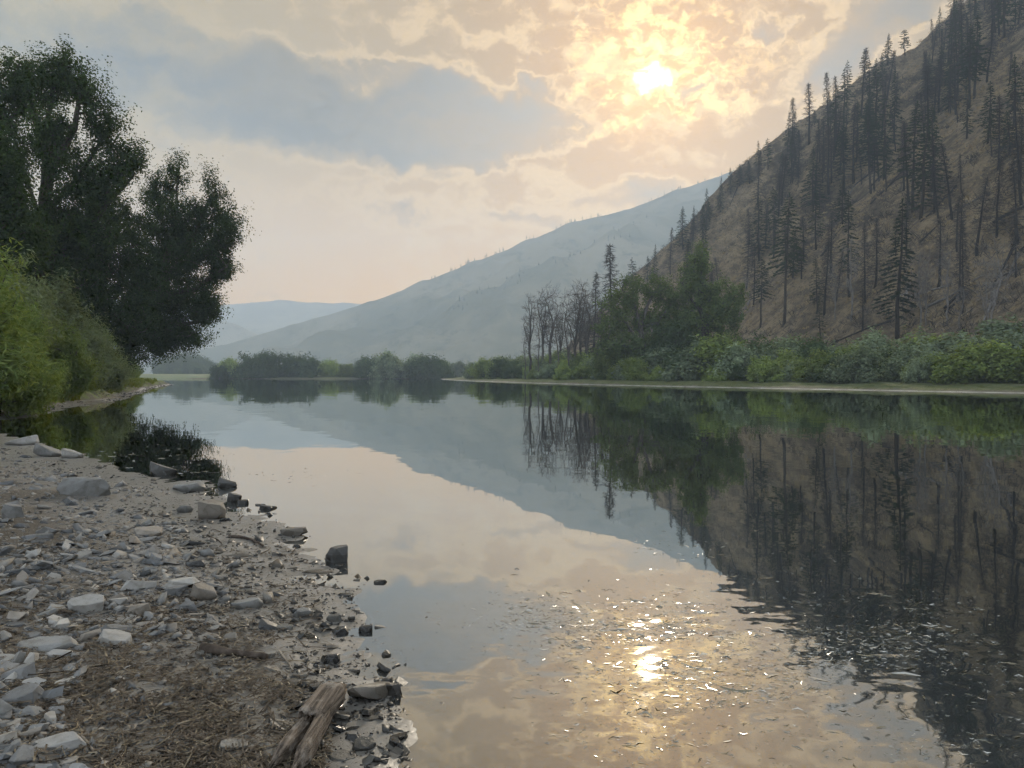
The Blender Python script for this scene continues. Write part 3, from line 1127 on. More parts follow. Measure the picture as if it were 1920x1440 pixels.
def cottonwood(seed, label, bx, by, trunk, limbs, crown, n_cl, per, spread=0.31):
    rng = np.random.default_rng(seed)
    bz = float(shore_z(bx, by, False))
    base = (bx, by, bz - 0.15)
    bl = crown_blobs(crown, by, base)
    sp = []
    for pl in [trunk] + limbs:
        pts = [pxm(px, py, by + dyy, base) for px, py, dyy in pl]
        sp.append(pts)
    sp[0] = [np.zeros(3)] + sp[0]
    # refine the spines
    sp2 = []
    for pl in sp:
        pl = np.array(pl)
        q = []
        for a, b_ in zip(pl[:-1], pl[1:]):
            n = max(1, int(np.linalg.norm(b_ - a) / 1.0))
            for k in range(n):
                q.append(a + (b_ - a) * k / n + (rng.normal(size=3) * 0.06 if k else 0))
        q.append(pl[-1])
        sp2.append(np.array(q))
    gap = lambda T: (vnoise(T[:, 0] * .42 + T[:, 1] * .2 + seed, T[:, 2] * .42, seed) > .24) | (T[:, 2] < 10)
    ms = broadleaf('cottonwood', rng, bl, sp2, n_cl, per, spread, (0.185, 0.15), M['cottonwood'], M['bark'], 0.024, 0.5, 2.3, 0.7, gap)
    return put_tree('cottonwood_tree', ms, base, 0, 1.0, label, 'tree', 'cottonwoods on the near left bank')


cottonwood(101, 'tallest dark cottonwood at the upper left edge, sky showing through its limbs', -36.5, 60,
           [(78, 560, 0), (86, 400, 0), (92, 250, 0), (98, 130, 0)],
           [[(84, 430, 0), (50, 340, -1), (20, 230, -2)], [(86, 400, 0), (150, 330, 1), (205, 240, 2)], [(90, 300, 0), (60, 200, 1), (50, 120, 1)], [(90, 330, 0), (140, 240, -1), (150, 160, -1)],
            [(84, 470, 0), (180, 410, 2), (250, 330, 3)], [(82, 480, 0), (20, 430, 1), (-40, 330, 1)]],
           [(110, 150, 62, 62, 0), (40, 165, 52, 62, 1), (160, 190, 42, 62, -1), (-30, 200, 60, 80, 0), (200, 250, 42, 50, 1), (235, 305, 40, 34, 2),
            (30, 280, 40, 50, -2), (100, 280, 50, 60, 2), (180, 350, 70, 60, 1), (-40, 350, 80, 90, 1), (60, 430, 90, 60, 0), (150, 430, 80, 60, 1), (255, 300, 22, 14, 2), (80, 520, 100, 60, 1), (20, 560, 80, 60, 1), (96, 235, 34, 60, -3), (80, 330, 40, 50, -3)],
           1500, 92)
cottonwood(102, 'dark round-headed cottonwood leaning out over the river, rightmost of the left bank trees', -41.0, 78,
           [(240, 640, 0), (285, 560, 0), (318, 470, 0), (332, 380, 0), (337, 310, 0)],
           [[(285, 560, 0), (350, 470, 0), (400, 360, 0)], [(318, 470, 0), (300, 400, 1), (290, 340, 1)], [(285, 560, 0), (370, 540, -1), (425, 500, -1)], [(270, 600, 0), (330, 610, 0), (380, 600, -1)], [(318, 470, 0), (380, 430, 1), (435, 390, 1)]],
           [(333, 330, 24, 44, 0), (300, 370, 34, 44, 1), (385, 355, 30, 42, 0), (410, 400, 40, 44, 0), (340, 420, 60, 50, 0), (425, 440, 30, 30, -1), (370, 490, 70, 50, 0), (300, 470, 44, 60, 1),
            (410, 500, 34, 34, 0), (340, 560, 70, 50, 0), (385, 575, 34, 34, -1), (310, 620, 50, 40, 0), (360, 635, 34, 20, -1), (290, 560, 40, 60, 1), (400, 350, 12, 34, 0), (250, 600, 44, 60, 1), (290, 640, 40, 40, -2), (235, 640, 40, 50, -1)],
           1200, 96)
cottonwood(103, 'shorter dark cottonwood filling the gap between the tallest one and the leaning one', -39.5, 70,
           [(180, 600, 0), (195, 480, 0), (205, 390, 0)],
           [[(190, 520, 0), (150, 450, 0), (140, 400, 0)], [(195, 480, 0), (240, 430, 0), (260, 380, 0)]],
           [(195, 390, 50, 40, 0), (150, 440, 60, 60, 0), (240, 430, 40, 60, 0), (200, 500, 90, 70, 0), (120, 510, 70, 60, 0), (250, 540, 50, 70, 0), (200, 590, 80, 60, -2), (130, 590, 70, 60, -2)], 760, 92)
cottonwood(104, 'dark cottonwood cut off by the left picture edge behind the willows', -36.0, 50,
           [(-60, 560, 0), (-50, 400, 0), (-40, 250, 0)],
           [[(-55, 480, 0), (10, 420, 0), (40, 380, 0)]],
           [(-50, 300, 70, 90, 0), (10, 360, 50, 70, 0), (-30, 440, 90, 80, 0), (40, 450, 50, 50, 1)], 400, 92)


# ------------------------------------------------------------------ shrubs
def shrub_mesh(seed, w_, h_, n_cl, per, spread, leaf, leafmat, barkmat, stems=7, spiky=1.6, flop=1.2):
    rng = np.random.default_rng(seed)
    bl = []
    for k in range(9):
        a = rng.uniform(0, 2 * math.pi)
        r = rng.uniform(0.15, 0.62) * w_
        rr = rng.uniform(0.28, 0.45) * w_
        hz_ = h_ * (rng.uniform(0.42, 0.80) - 0.25 * (r / w_))
        bl.append((math.cos(a) * r, math.sin(a) * r, hz_, rr, rr, rng.uniform(0.22, 0.36) * h_))
    for k in range(7):
        a = rng.uniform(0, 2 * math.pi)
        r = rng.uniform(0.4, 0.75) * w_
        bl.append((math.cos(a) * r, math.sin(a) * r, h_ * 0.2, 0.34 * w_, 0.34 * w_, 0.22 * h_))
    sp = []
    for k in range(stems):
        a = rng.uniform(0, 2 * math.pi)
        b_ = bl[k % len(bl)]
        e = np.array([b_[0], b_[1], b_[2]])
        st = np.array([math.cos(a) * 0.12, math.sin(a) * 0.12, 0.0]) if k else np.zeros(3)
        pts = [np.zeros(3)] + [st + (e - st) * f + np.array([0, 0, 0.12 * h_ * math.sin(f * math.pi)]) for f in np.linspace(0.15, 1, 6)]
        sp.append(np.array(pts))
    keep = lambda T: T[:, 2] > 0.04 * h_
    return broadleaf('shrub', rng, bl, sp, n_cl, per, spread, leaf, leafmat, barkmat, 0.011, 0.45, spiky, flop, keep)


M['shrub_mid'] = leaf_mat('willow tree leaves', (0.045, 0.075, 0.028), (0.15, 0.19, 0.075), 0.3, 0.2)
WG = 'willows on the near left bank'
wm = [shrub_mesh(200 + k, 1.0 * 3.0, 6.0, 420, 62, 0.22, (0.27, 0.06), M['willow'], M['bark'], 8, 2.0, 1.6) for k in range(3)]
willows = [(-20.6, 26.5, 6.3, 1.10, 'willow', 'bright yellow green willow shrub at the left picture edge'),
           (-20.8, 31.0, 5.0, 0.95, 'willow', 'leafy yellow green willow just right of the one at the picture edge'),
           (-24.8, 34.0, 6.6, 1.0, 'willow', 'tall green willow rising behind the front willows at the left'),
           (-23.8, 37.5, 4.4, 0.9, 'willow', 'low green willow leaning over the muddy bank'),
           (-27.5, 42.5, 7.4, 1.05, 'willow_grey', 'grey green willow in front of the tallest cottonwood'),
           (-26.8, 45.5, 4.6, 0.9, 'willow', 'fresh green willow halfway along the left bank'),
           (-30.5, 50.0, 7.2, 1.05, 'willow_grey', 'pale grey green willow in front of the short middle cottonwood'),
           (-30.5, 56.0, 5.2, 1.0, 'willow_grey', 'rounded grey willow above the dark cut bank'),
           (-34.2, 62.0, 5.2, 1.0, 'willow', 'willow standing under the leaning cottonwood'),
           (-39.0, 71.0, 4.6, 1.0, 'willow_grey', 'small dull willow behind the cut bank under the leaning cottonwood'),
           (-44.0, 83.0, 4.4, 1.05, 'willow', 'green willow below the overhanging cottonwood branches'),
           (-49.5, 96.0, 4.0, 1.05, 'willow_grey', 'far willow near the tip of the left bank'),
           (-55.5, 111.0, 3.6, 1.0, 'willow', 'second last willow before the tip of the left bank'),
           (-60.5, 123.0, 3.4, 0.9, 'willow', 'last low willow at the tip of the left bank')]
rng = np.random.default_rng(7)
for k, (x, y, h, ws, mt, lab) in enumerate(willows):
    z = float(shore_z(x, y, False))
    put_tree('willow_shrub', wm[k % 3], (x, y, z - 0.1), rng.uniform(0, 6.28), (ws * h / 6.0, ws * h / 6.0, h / 6.0), lab, 'shrub', WG, ('stems', 'crown'), (None, M[mt]))

# low green growth along the left bank: nobody could count the blades
rng = np.random.default_rng(8)
b = MB()
N = 30000
yy = rng.uniform(17, 130, N * 3) ** 1.0
yy = 17 + (yy - 17) * rng.uniform(0.05, 1, N * 3)
t_ = rng.uniform(0.7, 5.5, N * 3)
sx_ = np.interp(yy, [p[1] for p in SHORE[20:33]], [p[0] for p in SHORE[20:33]])
xx = sx_ - t_
dd = shore_d(xx, yy)
ok = (dd > np.where(yy < 25, 1.0, 1.35)) & (vnoise(xx * 0.8, yy * 0.8, 44) > np.where(yy < 25, 0.50, 0.22))
xx, yy = xx[ok][:N], yy[ok][:N]
zz = shore_z(xx, yy, False)
n = len(xx)
hgt = rng.uniform(0.12, 0.5, n) * np.where(yy < 25, 0.55, 1.2)
bend = rng.normal(size=(n, 2)) * 0.45 * hgt[:, None]
wd = 0.014 + 0.0009 * yy
a_ = rng.uniform(0, 6.28, n)
u = np.stack([np.cos(a_) * wd, np.sin(a_) * wd, np.zeros(n)], 1)
p0 = np.stack([xx, yy, zz - 0.02], 1)
p1 = p0 + np.stack([bend[:, 0] * .35, bend[:, 1] * .35, hgt * .6], 1)
p2 = p0 + np.stack([bend[:, 0], bend[:, 1], hgt], 1)
V = np.stack([p0 - u, p0 + u, p1 + u * .8, p1 - u * .8, p2], 1)
i = np.arange(n) * 5
b.add(V.reshape(-1, 3), np.stack([i, i + 1, i + 2, i + 3], 1), np.stack([i + 3, i + 2, i + 4], 1))
M['grass'] = leaf_mat('bank grass', (0.075, 0.105, 0.022), (0.17, 0.19, 0.055), 0.35, 0.0)
tag(b.build('bank_grass', M['grass']), 'rank green grass along the left bank', 'grass', None, 'stuff')

# ------------------------------------------------------------------ far bank shrubs
sm = [shrub_mesh(300 + k, 3.4, 5.0, 120, 74, 0.36, (0.38, 0.20), M['shrub_sage'], M['bark_snag'], 6, 1.2, 0.8) for k in range(5)]
rng = np.random.default_rng(31)
pl = np.array(BANKR[1:12], float)
seg = np.linalg.norm(np.diff(pl, axis=0), axis=1)
Lc = np.concatenate([[0], np.cumsum(seg)])
SHL = {'shrub_sage': ('sage grey far bank shrub', 'sage grey far bank shrubs'), 'shrub_green': ('yellow green far bank shrub', 'yellow green far bank shrubs'), 'shrub_dark': ('dark green far bank bush', 'dark green far bank bushes')}


def along_bank(tt_, d_):
    x = np.interp(tt_, Lc, pl[:, 0])
    y = np.interp(tt_, Lc, pl[:, 1])
    x2 = np.interp(tt_ + 2, Lc, pl[:, 0])
    y2 = np.interp(tt_ + 2, Lc, pl[:, 1])
    l_ = math.hypot(x2 - x, y2 - y)
    return x + (y2 - y) / l_ * d_, y - (x2 - x) / l_ * d_


rowset = {}
kk = 0
for row, (dmin, dmax, step, hmin, hmax, where) in enumerate([(8.0, 13.0, 4.2, 2.2, 5.0, 'in the front row'), (14, 19, 5.0, 4.0, 7.0, 'in the middle row'), (22, 30, 6.0, 5.0, 7.6, 'in the back row')]):
    tt_ = 40.0
    while tt_ < Lc[-1] - 52:
        x, y = along_bank(tt_, rng.uniform(dmin, dmax))
        if y > 50 and abs(x / y) * F < 1010:
            f = rng.uniform()
            mt = 'shrub_sage' if f < 0.48 else ('shrub_green' if f < 0.82 else 'shrub_dark')
            if y < 85 and f < 0.6:
                mt = 'shrub_green'
            h = rng.uniform(hmin, hmax)
            wv_ = rng.uniform(0.8, 1.6)
            o = put_tree('bank_shrub', sm[kk % 5], (x, y, float(right_z(x, y)) - 0.15), rng.uniform(0, 6.28), (h / 5 * wv_, h / 5 * wv_, h / 5), SHL[mt][0] + ' ' + where, 'shrub', SHL[mt][1] + ' ' + where,
                         ('stems', 'crown'), (None, M[mt]))
            rowset.setdefault((mt, where), []).append((-x / y, o))
            kk += 1
        tt_ += step * rng.uniform(0.75, 1.25)

for (mt, where), lst in rowset.items():
    lst.sort(key=lambda q_: q_[0])
    for r_, (_, o) in enumerate(lst):
        o['label'] = ('rightmost ' + SHL[mt][0] + ' ' + where) if r_ == 0 else f'{SHL[mt][0]}, {ORD[min(r_, 29)]} of its colour from the right {where}'

# tip bushes where the far bank runs out
for x, y, h, mt, lab in [(-14.5, 240, 6.0, 'shrub_green', 'last tall bush before the open water at the end of the far bank'), (-19.0, 262, 5.0, 'shrub_sage', 'lowest outermost bush at the tip of the far bank'), (-8.5, 228, 6.4, 'shrub_dark', 'dark bush third from the tip of the far bank')]:
    put_tree('bank_shrub', sm[kk % 5], (x + 6, y, float(right_z(x + 6, y)) - .1), rng.uniform(0, 6), (h / 5 * 1.25, h / 5 * 1.25, h / 5), lab, 'shrub', None, ('stems', 'crown'), (None, M[mt]))
    kk += 1

# ------------------------------------------------------------------ island bushes and hazy far trees
im = [shrub_mesh(340 + k, 5.6, 7.5, 170, 62, 0.60, (0.60, 0.34), M['shrub_dark'], M['bark_snag'], 5, 1.0, 0.5) for k in range(3)]
isl = [(412, 686, .9, 'shrub_dark', 'small dark bush at the left end of the island'), (432, 676, 1.0, 'shrub_green', 'pale green bush second from the left end of the island'),
       (470, 664, 1.1, 'shrub_dark', 'tall dark rounded bush near the left end of the island'), (500, 661, .8, 'shrub_dark', 'upright dark bush beside the tall rounded one on the island'),
       (497, 684, .9, 'shrub_green', 'low yellow green bush at the front of the island'), (560, 664, 1.15, 'shrub_dark', 'big round dark bush in the middle of the island'),
       (582, 672, .9, 'shrub_dark', 'dark bush leaning right of the big round one on the island'), (620, 680, 1.1, 'shrub_green', 'light green mound right of the island middle'),
       (655, 683, 1.1, 'shrub_green', 'second light green mound right of the island middle'), (690, 670, 1.05, 'shrub_dark', 'dark bush in the right half of the island'),
       (722, 666, 1.1, 'shrub_sage', 'broad grey green bush in the right half of the island'), (760, 674, 1.0, 'shrub_sage', 'grey green bush next to the rightmost group on the island'),
       (800, 668, 1.1, 'shrub_dark', 'dark domed bush near the right end of the island'), (830, 680, .9, 'shrub_dark', 'lowest dark bush at the right end of the island'),
       (528, 690, .8, 'shrub_dark', 'low dark bush at the waterline below the island middle'), (745, 690, .85, 'shrub_dark', 'low bush at the waterline in the right half of the island')]
for k, (px, py, ws, mt, lab) in enumerate(isl):
    Y = 334 + 12 * ((k * 37) % 10) / 10.0
    p = at(px, py, Y)
    z = float(island_z(p[0], Y))
    h = p[2] - z + .3
    put_tree('island_bush', im[k % 3], (p[0], Y, z - .3), rng.uniform(0, 6), (ws * 1.5 * (0.45 + h / 18), ws * 1.3 * (0.45 + h / 18), h / 7.0), lab, 'bush', 'bushes on the island', ('stems', 'crown'), (None, M[mt]))
far = [(860, 676, 430, 1.1), (885, 680, 440, 1.2), (905, 684, 460, 1.2), (838, 676, 470, 1.2), (930, 682, 480, 1.4), (700, 676, 520, 1.4), (610, 672, 530, 1.2), (780, 666, 480, 1.2), (660, 682, 540, 1.5)]
for k, (px, py, Y, ws) in enumerate(far):
    p = at(px, py, Y)
    z = 1.0
    h = p[2] - z
    put_tree('far_broadleaf_tree', im[k % 3], (p[0], Y, z - .3), k * 1.1, (ws * h / 7.5 * .9, ws * h / 7.5 * .9, h / 7.5), 'hazy grey green tree behind the island, ' + ORD[sorted(q_[0] for q_ in far).index(px)] + ' from the left', 'tree', 'hazy trees behind the island',
             ('stems', 'crown'), (None, M['shrub_sage']))
fm = [(303, 684, 600), (318, 676, 620), (338, 670, 640), (352, 674, 620), (366, 680, 610), (380, 682, 630), (395, 676, 650), (331, 690, 590), (310, 668, 660), (372, 664, 690), (345, 662, 700), (322, 672, 640)]
for k, (px, py, Y) in enumerate(fm):
    p = at(px, py, Y)
    h = p[2] - 2.0
    put_tree('far_broadleaf_tree', im[k % 3], (p[0], Y, 1.9), k * 1.7, (h / 8.5, h / 8.5, h / 7.5), 'pale hazy tree beyond the far meadow, ' + ORD[sorted(q_[0] for q_ in fm).index(px)] + ' from the left bank', 'tree', 'hazy trees beyond the far meadow',
             ('stems', 'crown'), (None, M['far_broadleaf']))
p = at(370, 691, 560)
put_tree('meadow_bush', im[1], (p[0], 560, 2.0), 0.4, (.62, .62, .62), 'single round bush standing alone on the far meadow', 'bush', None, ('stems', 'crown'), (None, M['shrub_dark']))


# ------------------------------------------------------------------ conifers
def conifer(seed, H=24.0, Rm=3.0, bare=0.12, nb=120, live=True, droop=0.35, sparse=1.0, card=(1.0, 0.34), top=0.95):
    rng = np.random.default_rng(seed)
    tb = MB()
    zs = np.linspace(0, 1, 9)
    wob = np.cumsum(rng.normal(size=(9, 2)) * 0.10, axis=0)
    wob[0] = 0
    pts = np.stack([wob[:, 0], wob[:, 1], zs * H], 1)
    r0 = H * 0.0125
    tb.tube(pts, r0 * (1 - zs * 0.93) + 0.02, 6)
    cb = MB()
    C_ = []
    D_ = []
    Ls = []
    for k in range(nb):
        f = bare + (0.985 - bare) * ((k + rng.uniform()) / nb) ** 0.85
        a = k * 2.39996 + rng.normal() * 0.35
        env = min(1.0, (1 - f) ** top * 1.25 + 0.02) * (0.65 + 0.35 * min(1, (f - bare) * 6 + .15))
        Lb = Rm * env * rng.uniform(0.6, 1.15)
        if rng.uniform() > sparse:
            continue
        o = np.array([np.interp(f, zs, pts[:, 0]), np.interp(f, zs, pts[:, 1]), f * H])
        dirh = np.array([math.cos(a), math.sin(a), 0])
        up_ = 0.25 * (f - 0.35)
        q = np.linspace(0, 1, 5)
        br = o + np.outer(q * Lb, dirh)
        br[:, 2] += q * Lb * up_ - droop * Lb * q * q * 0.8 + 0.12 * Lb * np.maximum(q - .6, 0)
        if not live:
            cb.tube(br, 0.075 * (1 - q * .8) * (0.5 + Lb / Rm) + .012, 3, cap=False)
            for _ in range(11):
                qq = rng.uniform(.25, 1)
                c_ = np.array([np.interp(qq, q, br[:, i_]) for i_ in range(3)])
                d = dirh * .6 + rng.normal(size=3) * .6 + np.array([0, 0, -.15])
                C_.append(c_ + d * .25)
                D_.append(d)
                Ls.append(rng.uniform(.5, 1.0))
        else:
            tb.tube(br[:4], 0.045 * (1 - q[:4] * .8) + .008, 3, cap=False)
            n = max(4, int(5 + Lb * 8))
            for _ in range(n):
                qq = rng.uniform(.18, 1.02)
                c_ = np.array([np.interp(qq, q, br[:, i_]) for i_ in range(3)])
                side = np.cross(dirh, [0, 0, 1]) * rng.choice([-1, 1])
                d = dirh * .7 + side * rng.uniform(.2, 1) + np.array([0, 0, rng.uniform(-.55, .15)])
                C_.append(c_ + d * 0.22 * rng.uniform(.5, 1.2))
                D_.append(d)
                Ls.append(rng.uniform(.6, 1.1) * (0.55 + 0.45 * Lb / Rm))
    C_ = np.array(C_)
    D_ = np.array(D_)
    Ls = np.array(Ls)
    if live:
        cb.leaves(C_, D_, Ls * card[0], Ls * card[1], rng, 0.2)
        # leader
        cb.leaves(np.tile([[wob[-1, 0], wob[-1, 1], H * 1.0]], (6, 1)), np.tile([[0, 0, 1.0]], (6, 1)) + rng.normal(size=(6, 3)) * .2, .9, .2, rng)
    else:
        cb.leaves(C_, D_, Ls * 1.5, 0.075, rng, 0.0)
    return tb.mesh('conifer_trunk', M['bark_dark'] if live else M['bark_burnt'], True), cb.mesh('conifer_crown', M['needle'] if live else M['twig'])


CL = [conifer(400, 24, 4.2, .10, 130, True, .35, .95), conifer(401, 24, 3.5, .18, 110, True, .45, .85), conifer(402, 24, 4.6, .30, 110, True, .3, .8), conifer(403, 24, 3.8, .06, 140, True, .4, .95)]
CP = [conifer(410, 20, 3.4, .22, 80, True, .12, .75, (1.1, .42), .45), conifer(411, 20, 3.0, .15, 90, True, .2, .7, (1.1, .40), .5)]
CB = [conifer(420 + k, 24, (3.0, 3.6, 2.6, 3.3)[k], (.12, .2, .3, .08)[k], (110, 130, 90, 140)[k], False, (.3, .45, .2, .35)[k], .9) for k in range(4)]
CC = [conifer(430 + k, 24, (3.9, 4.4, 3.2, 4.0)[k], (.25, .4, .1, .3)[k], 120, True, .4, (.7, .6, .75, .5)[k], (1.0, .30), (.9, .6, 1.1, .8)[k]) for k in range(4)]      # thinned by fire


def on_slope(px, py):
    return hit_hill(px, py)


rng = np.random.default_rng(77)


def plant(kind, px, pbase, ptop, label, group=None, name='conifer_tree', lean=0.0, p=None, wide=1.0):
    p = p or on_slope(px, pbase)
    if p is None:
        p = on_slope(px, pbase + 12)
    if p is None:
        return None
    H = at(px, ptop, p[1])[2] - p[2]
    fam, H0 = {'live': (CL, 24), 'pine': (CP, 20), 'burnt': (CB, 24), 'thin': (CC, 24)}[kind]
    ms = fam[rng.integers(len(fam))]
    s = H / H0
    ws = s * wide * rng.uniform(.85, 1.5) * (1 + max(0, .7 - s) * .6)
    e = put_tree(name, ms, (p[0], p[1], p[2] - 0.5), rng.uniform(0, 6.28), (ws, ws, s), label, 'tree', group, ('trunk', 'branches' if kind == 'burnt' else 'crown'))
    sg = .055 if kind == 'burnt' else .025
    e.rotation_euler = (rng.normal() * sg, lean + rng.normal() * sg, e.rotation_euler[2])
    return e


# trees on the skyline, from the top right downwards
for kind, px, pb, pt, lab in [
        ('pine', 1790, 34, 0, 'small open pine cut by the top picture edge on the hillside skyline'), ('pine', 1818, 18, -8, 'scrubby pine beside the topmost one on the skyline'),
        ('pine', 1697, 104, 54, 'open crowned pine high on the skyline, rightmost of the four large ones'), ('live', 1665, 124, 62, 'dense dark fir high on the skyline between two open pines'),
        ('pine', 1622, 152, 92, 'leaning open pine on the skyline right of the tall thin one'), ('pine', 1588, 188, 112, 'tall thin pine standing alone on the skyline'),
        ('live', 1554, 214, 168, 'small narrow fir midway along the skyline'), ('live', 1527, 236, 203, 'lowest of the two small firs midway along the skyline'),
        ('live', 1477, 285, 209, 'tall shapely fir breaking the lower skyline'), ('pine', 1440, 320, 257, 'bushy pine at the right of the skyline clump'),
        ('live', 1421, 335, 262, 'dense fir at the left of the skyline clump'), ('live', 1387, 352, 306, 'small fir above the end of the hazy mountain'), ('live', 1370, 365, 312, 'dark fir where the skyline meets the hazy mountain'),
        ('live', 1325, 425, 352, 'fir on the lower skyline right of the paired firs'), ('live', 1300, 455, 384, 'right one of the paired firs low on the skyline'), ('live', 1281, 470, 386, 'left one of the paired firs low on the skyline'),
        ('burnt', 1257, 520, 424, 'bare dead trunk rising from the foot of the skyline'), ('live', 1226, 540, 456, 'dark fir at the lower left end of the hillside'), ('live', 1212, 545, 478, 'short fir beside the lower left end fir'),
        ('pine', 1188, 560, 482, 'leftmost small pine at the foot of the hillside'), ('live', 1350, 400, 330, 'slim fir in the gap of the lower skyline'), ('live', 1405, 345, 300, 'fir just left of the skyline clump'),
        ('burnt', 1500, 270, 240, 'stunted dead tree by the tall shapely fir'), ('pine', 1640, 148, 120, 'short pine between the two high skyline pines')]:
    plant(kind, px, pb, pt, lab, 'trees on the hillside skyline')
# large trees that stand out on the slope
for kind, px, pb, pt, lab in [
        ('thin', 1470, 612, 360, 'tall dark fir with bare lower trunk at the foot of the hillside slope'), ('live', 1682, 636, 372, 'tall dark green fir with long bare trunk behind the far bank shrubs'),
        ('thin', 1592, 560, 356, 'broad dark fir half way up between the two tallest foot trees'), ('live', 1748, 360, 196, 'dense dark fir on the upper right slope'), ('live', 1902, 235, 100, 'dark fir at the right picture edge, upper slope'),
        ('live', 1852, 270, 150, 'dark fir just left of the one at the right picture edge'), ('live', 1580, 420, 330, 'dark green fir in the middle of the slope'), ('thin', 1530, 470, 350, 'thinned fir left of the middle slope fir'),
        ('burnt', 1752, 400, 250, 'straight burnt trunk in the middle of the upper slope'), ('burnt', 1640, 360, 250, 'burnt tree on the bare tan patch of the middle slope'), ('burnt', 1545, 592, 440, 'thin burnt tree right of the tall foot fir'),
        ('burnt', 1758, 545, 400, 'burnt leaning trunk on the lower right slope'), ('burnt', 1640, 540, 400, 'burnt tree just left of the tall green fir'), ('burnt', 1905, 520, 380, 'burnt tree near the right picture edge'),
        ('burnt', 1832, 480, 330, 'burnt tree in the middle of the right slope'), ('burnt', 1868, 450, 290, 'tall burnt tree on the right slope'), ('burnt', 1400, 545, 430, 'burnt tree above the broad cottonwood on the far bank'),
        ('burnt', 1700, 480, 350, 'burnt tree right of the tall green fir'), ('burnt', 1795, 470, 360, 'slim burnt tree between larger ones on the right slope')]:
    plant(kind, px, pb, pt, lab, None)
# the burnt stand: copies over the slope, thick near the skyline and thin on the tan patches
placed = []
stand = []
tries = 0
while len(placed) < 170 and tries < 12000:
    tries += 1
    px = rng.uniform(1290, 1935) if len(placed) < 150 else rng.uniform(1400, 1935)
    sky_y = np.interp(px, [1120, 1250, 1330, 1400, 1500, 1600, 1700, 1840, 2000], [560, 480, 405, 330, 250, 180, 95, 5, -90])
    py = sky_y + 14 + abs(rng.normal()) * 170 if len(placed) < 150 else rng.uniform(sky_y + 60, 630)
    if py > 640:
        continue
    if len(placed) < 150 and vnoise(px / 55., (py - sky_y) / 80., 57) < 0.47 + 0.14 * (py > sky_y + 200):
        continue
    p = on_slope(px, py)
    if p is None:
        continue
    if any((p[0] - q_[0]) ** 2 + (p[1] - q_[1]) ** 2 < 16 for q_ in placed):
        continue
    f = rng.uniform()
    cl = vnoise(px / 80., py / 120., 64)
    kind = 'burnt' if f < 0.20 + 0.5 * (cl > .5) + .35 * (len(placed) >= 150) else ('thin' if f < 0.80 else 'live')
    Ht = 9 + 19 * rng.uniform(0, 1) ** 1.2
    pt = py - Ht / p[1] * F
    lab, grp = {'burnt': ('bare burnt conifer among the dead stand on the steep slope', 'burnt conifers on the slope'), 'thin': ('fire thinned dark conifer among the dead stand on the steep slope', 'thinned conifers on the slope'),
                'live': ('small green conifer among the dead stand on the steep slope', 'green conifers on the slope')}[kind]
    o = plant(kind, px, py, pt, lab, grp, p=p)
    stand.append((o, ('tall ' if Ht > 18 else 'short ') + {'burnt': 'bare burnt conifer', 'thin': 'fire thinned conifer', 'live': 'green conifer'}[kind], px, (py + pt) / 2))
    placed.append(p)


near_label(stand, [(1470, 490, 'the tall bare-trunked foot fir'), (1682, 500, 'the tall green foot fir'), (1592, 460, 'the broad mid-slope fir'), (1748, 280, 'the dense upper right fir'), (1902, 170, 'the upper fir at the picture edge'),
                   (1477, 250, 'the shapely skyline fir'), (1588, 150, 'the lone tall skyline pine'), (1665, 95, 'the dense skyline fir'), (1430, 300, 'the skyline clump'), (1862, 540, 'the pale forked dead tree'),
                   (1322, 570, 'the far bank cottonwood'), (1795, 20, 'the topmost skyline pine'), (1868, 370, 'the tall right slope burnt tree'), (1640, 305, 'the burnt tree on the tan patch'), (1752, 470, 'the leaning lower right trunk'),
                   (1530, 410, 'the thinned mid-slope fir')], ('left of', 'right of', 'above', 'below'))

# fallen trunks
rng = np.random.default_rng(84)
fallen = []
while len(fallen) < 30:
    px, py = rng.uniform(1380, 1915), rng.uniform(230, 620)
    p = on_slope(px, py)
    if p is None:
        continue
    a = rng.uniform(-.9, .9) + (math.pi if rng.uniform() < .5 else 0)
    Lf = rng.uniform(5, 13)
    q = np.linspace(0, Lf, 8)
    X = p[0] + np.cos(a) * q
    Y = p[1] + np.sin(a) * q
    Z = right_z(X, Y) + .22
    Z = Z * .5 + .5 * np.linspace(Z[0], Z[-1], 8)
    mb = MB()
    mb.tube(np.stack([X, Y, Z], 1), np.linspace(.30, .12, 8), 6)
    pale = rng.uniform() < .5
    o = mb.build('fallen_log', M['bark_grey' if pale else 'bark_burnt'], None, True)
    tag(o, 'fallen log', 'log', 'fallen trunks on the slope')
    fallen.append((o, ('pale' if pale else 'charred') + ' fallen trunk', px, py))
near_label(fallen, [(1470, 600, 'the tall bare-trunked foot fir'), (1682, 620, 'the tall green foot fir'), (1592, 550, 'the broad mid-slope fir'), (1748, 350, 'the dense upper right fir'), (1862, 600, 'the pale forked dead tree'), (1868, 440, 'the tall right slope burnt tree'),
                    (1640, 350, 'the burnt tree on the tan patch'), (1752, 540, 'the leaning lower right trunk')], ('left of', 'right of', 'above the foot of', 'below the foot of'))

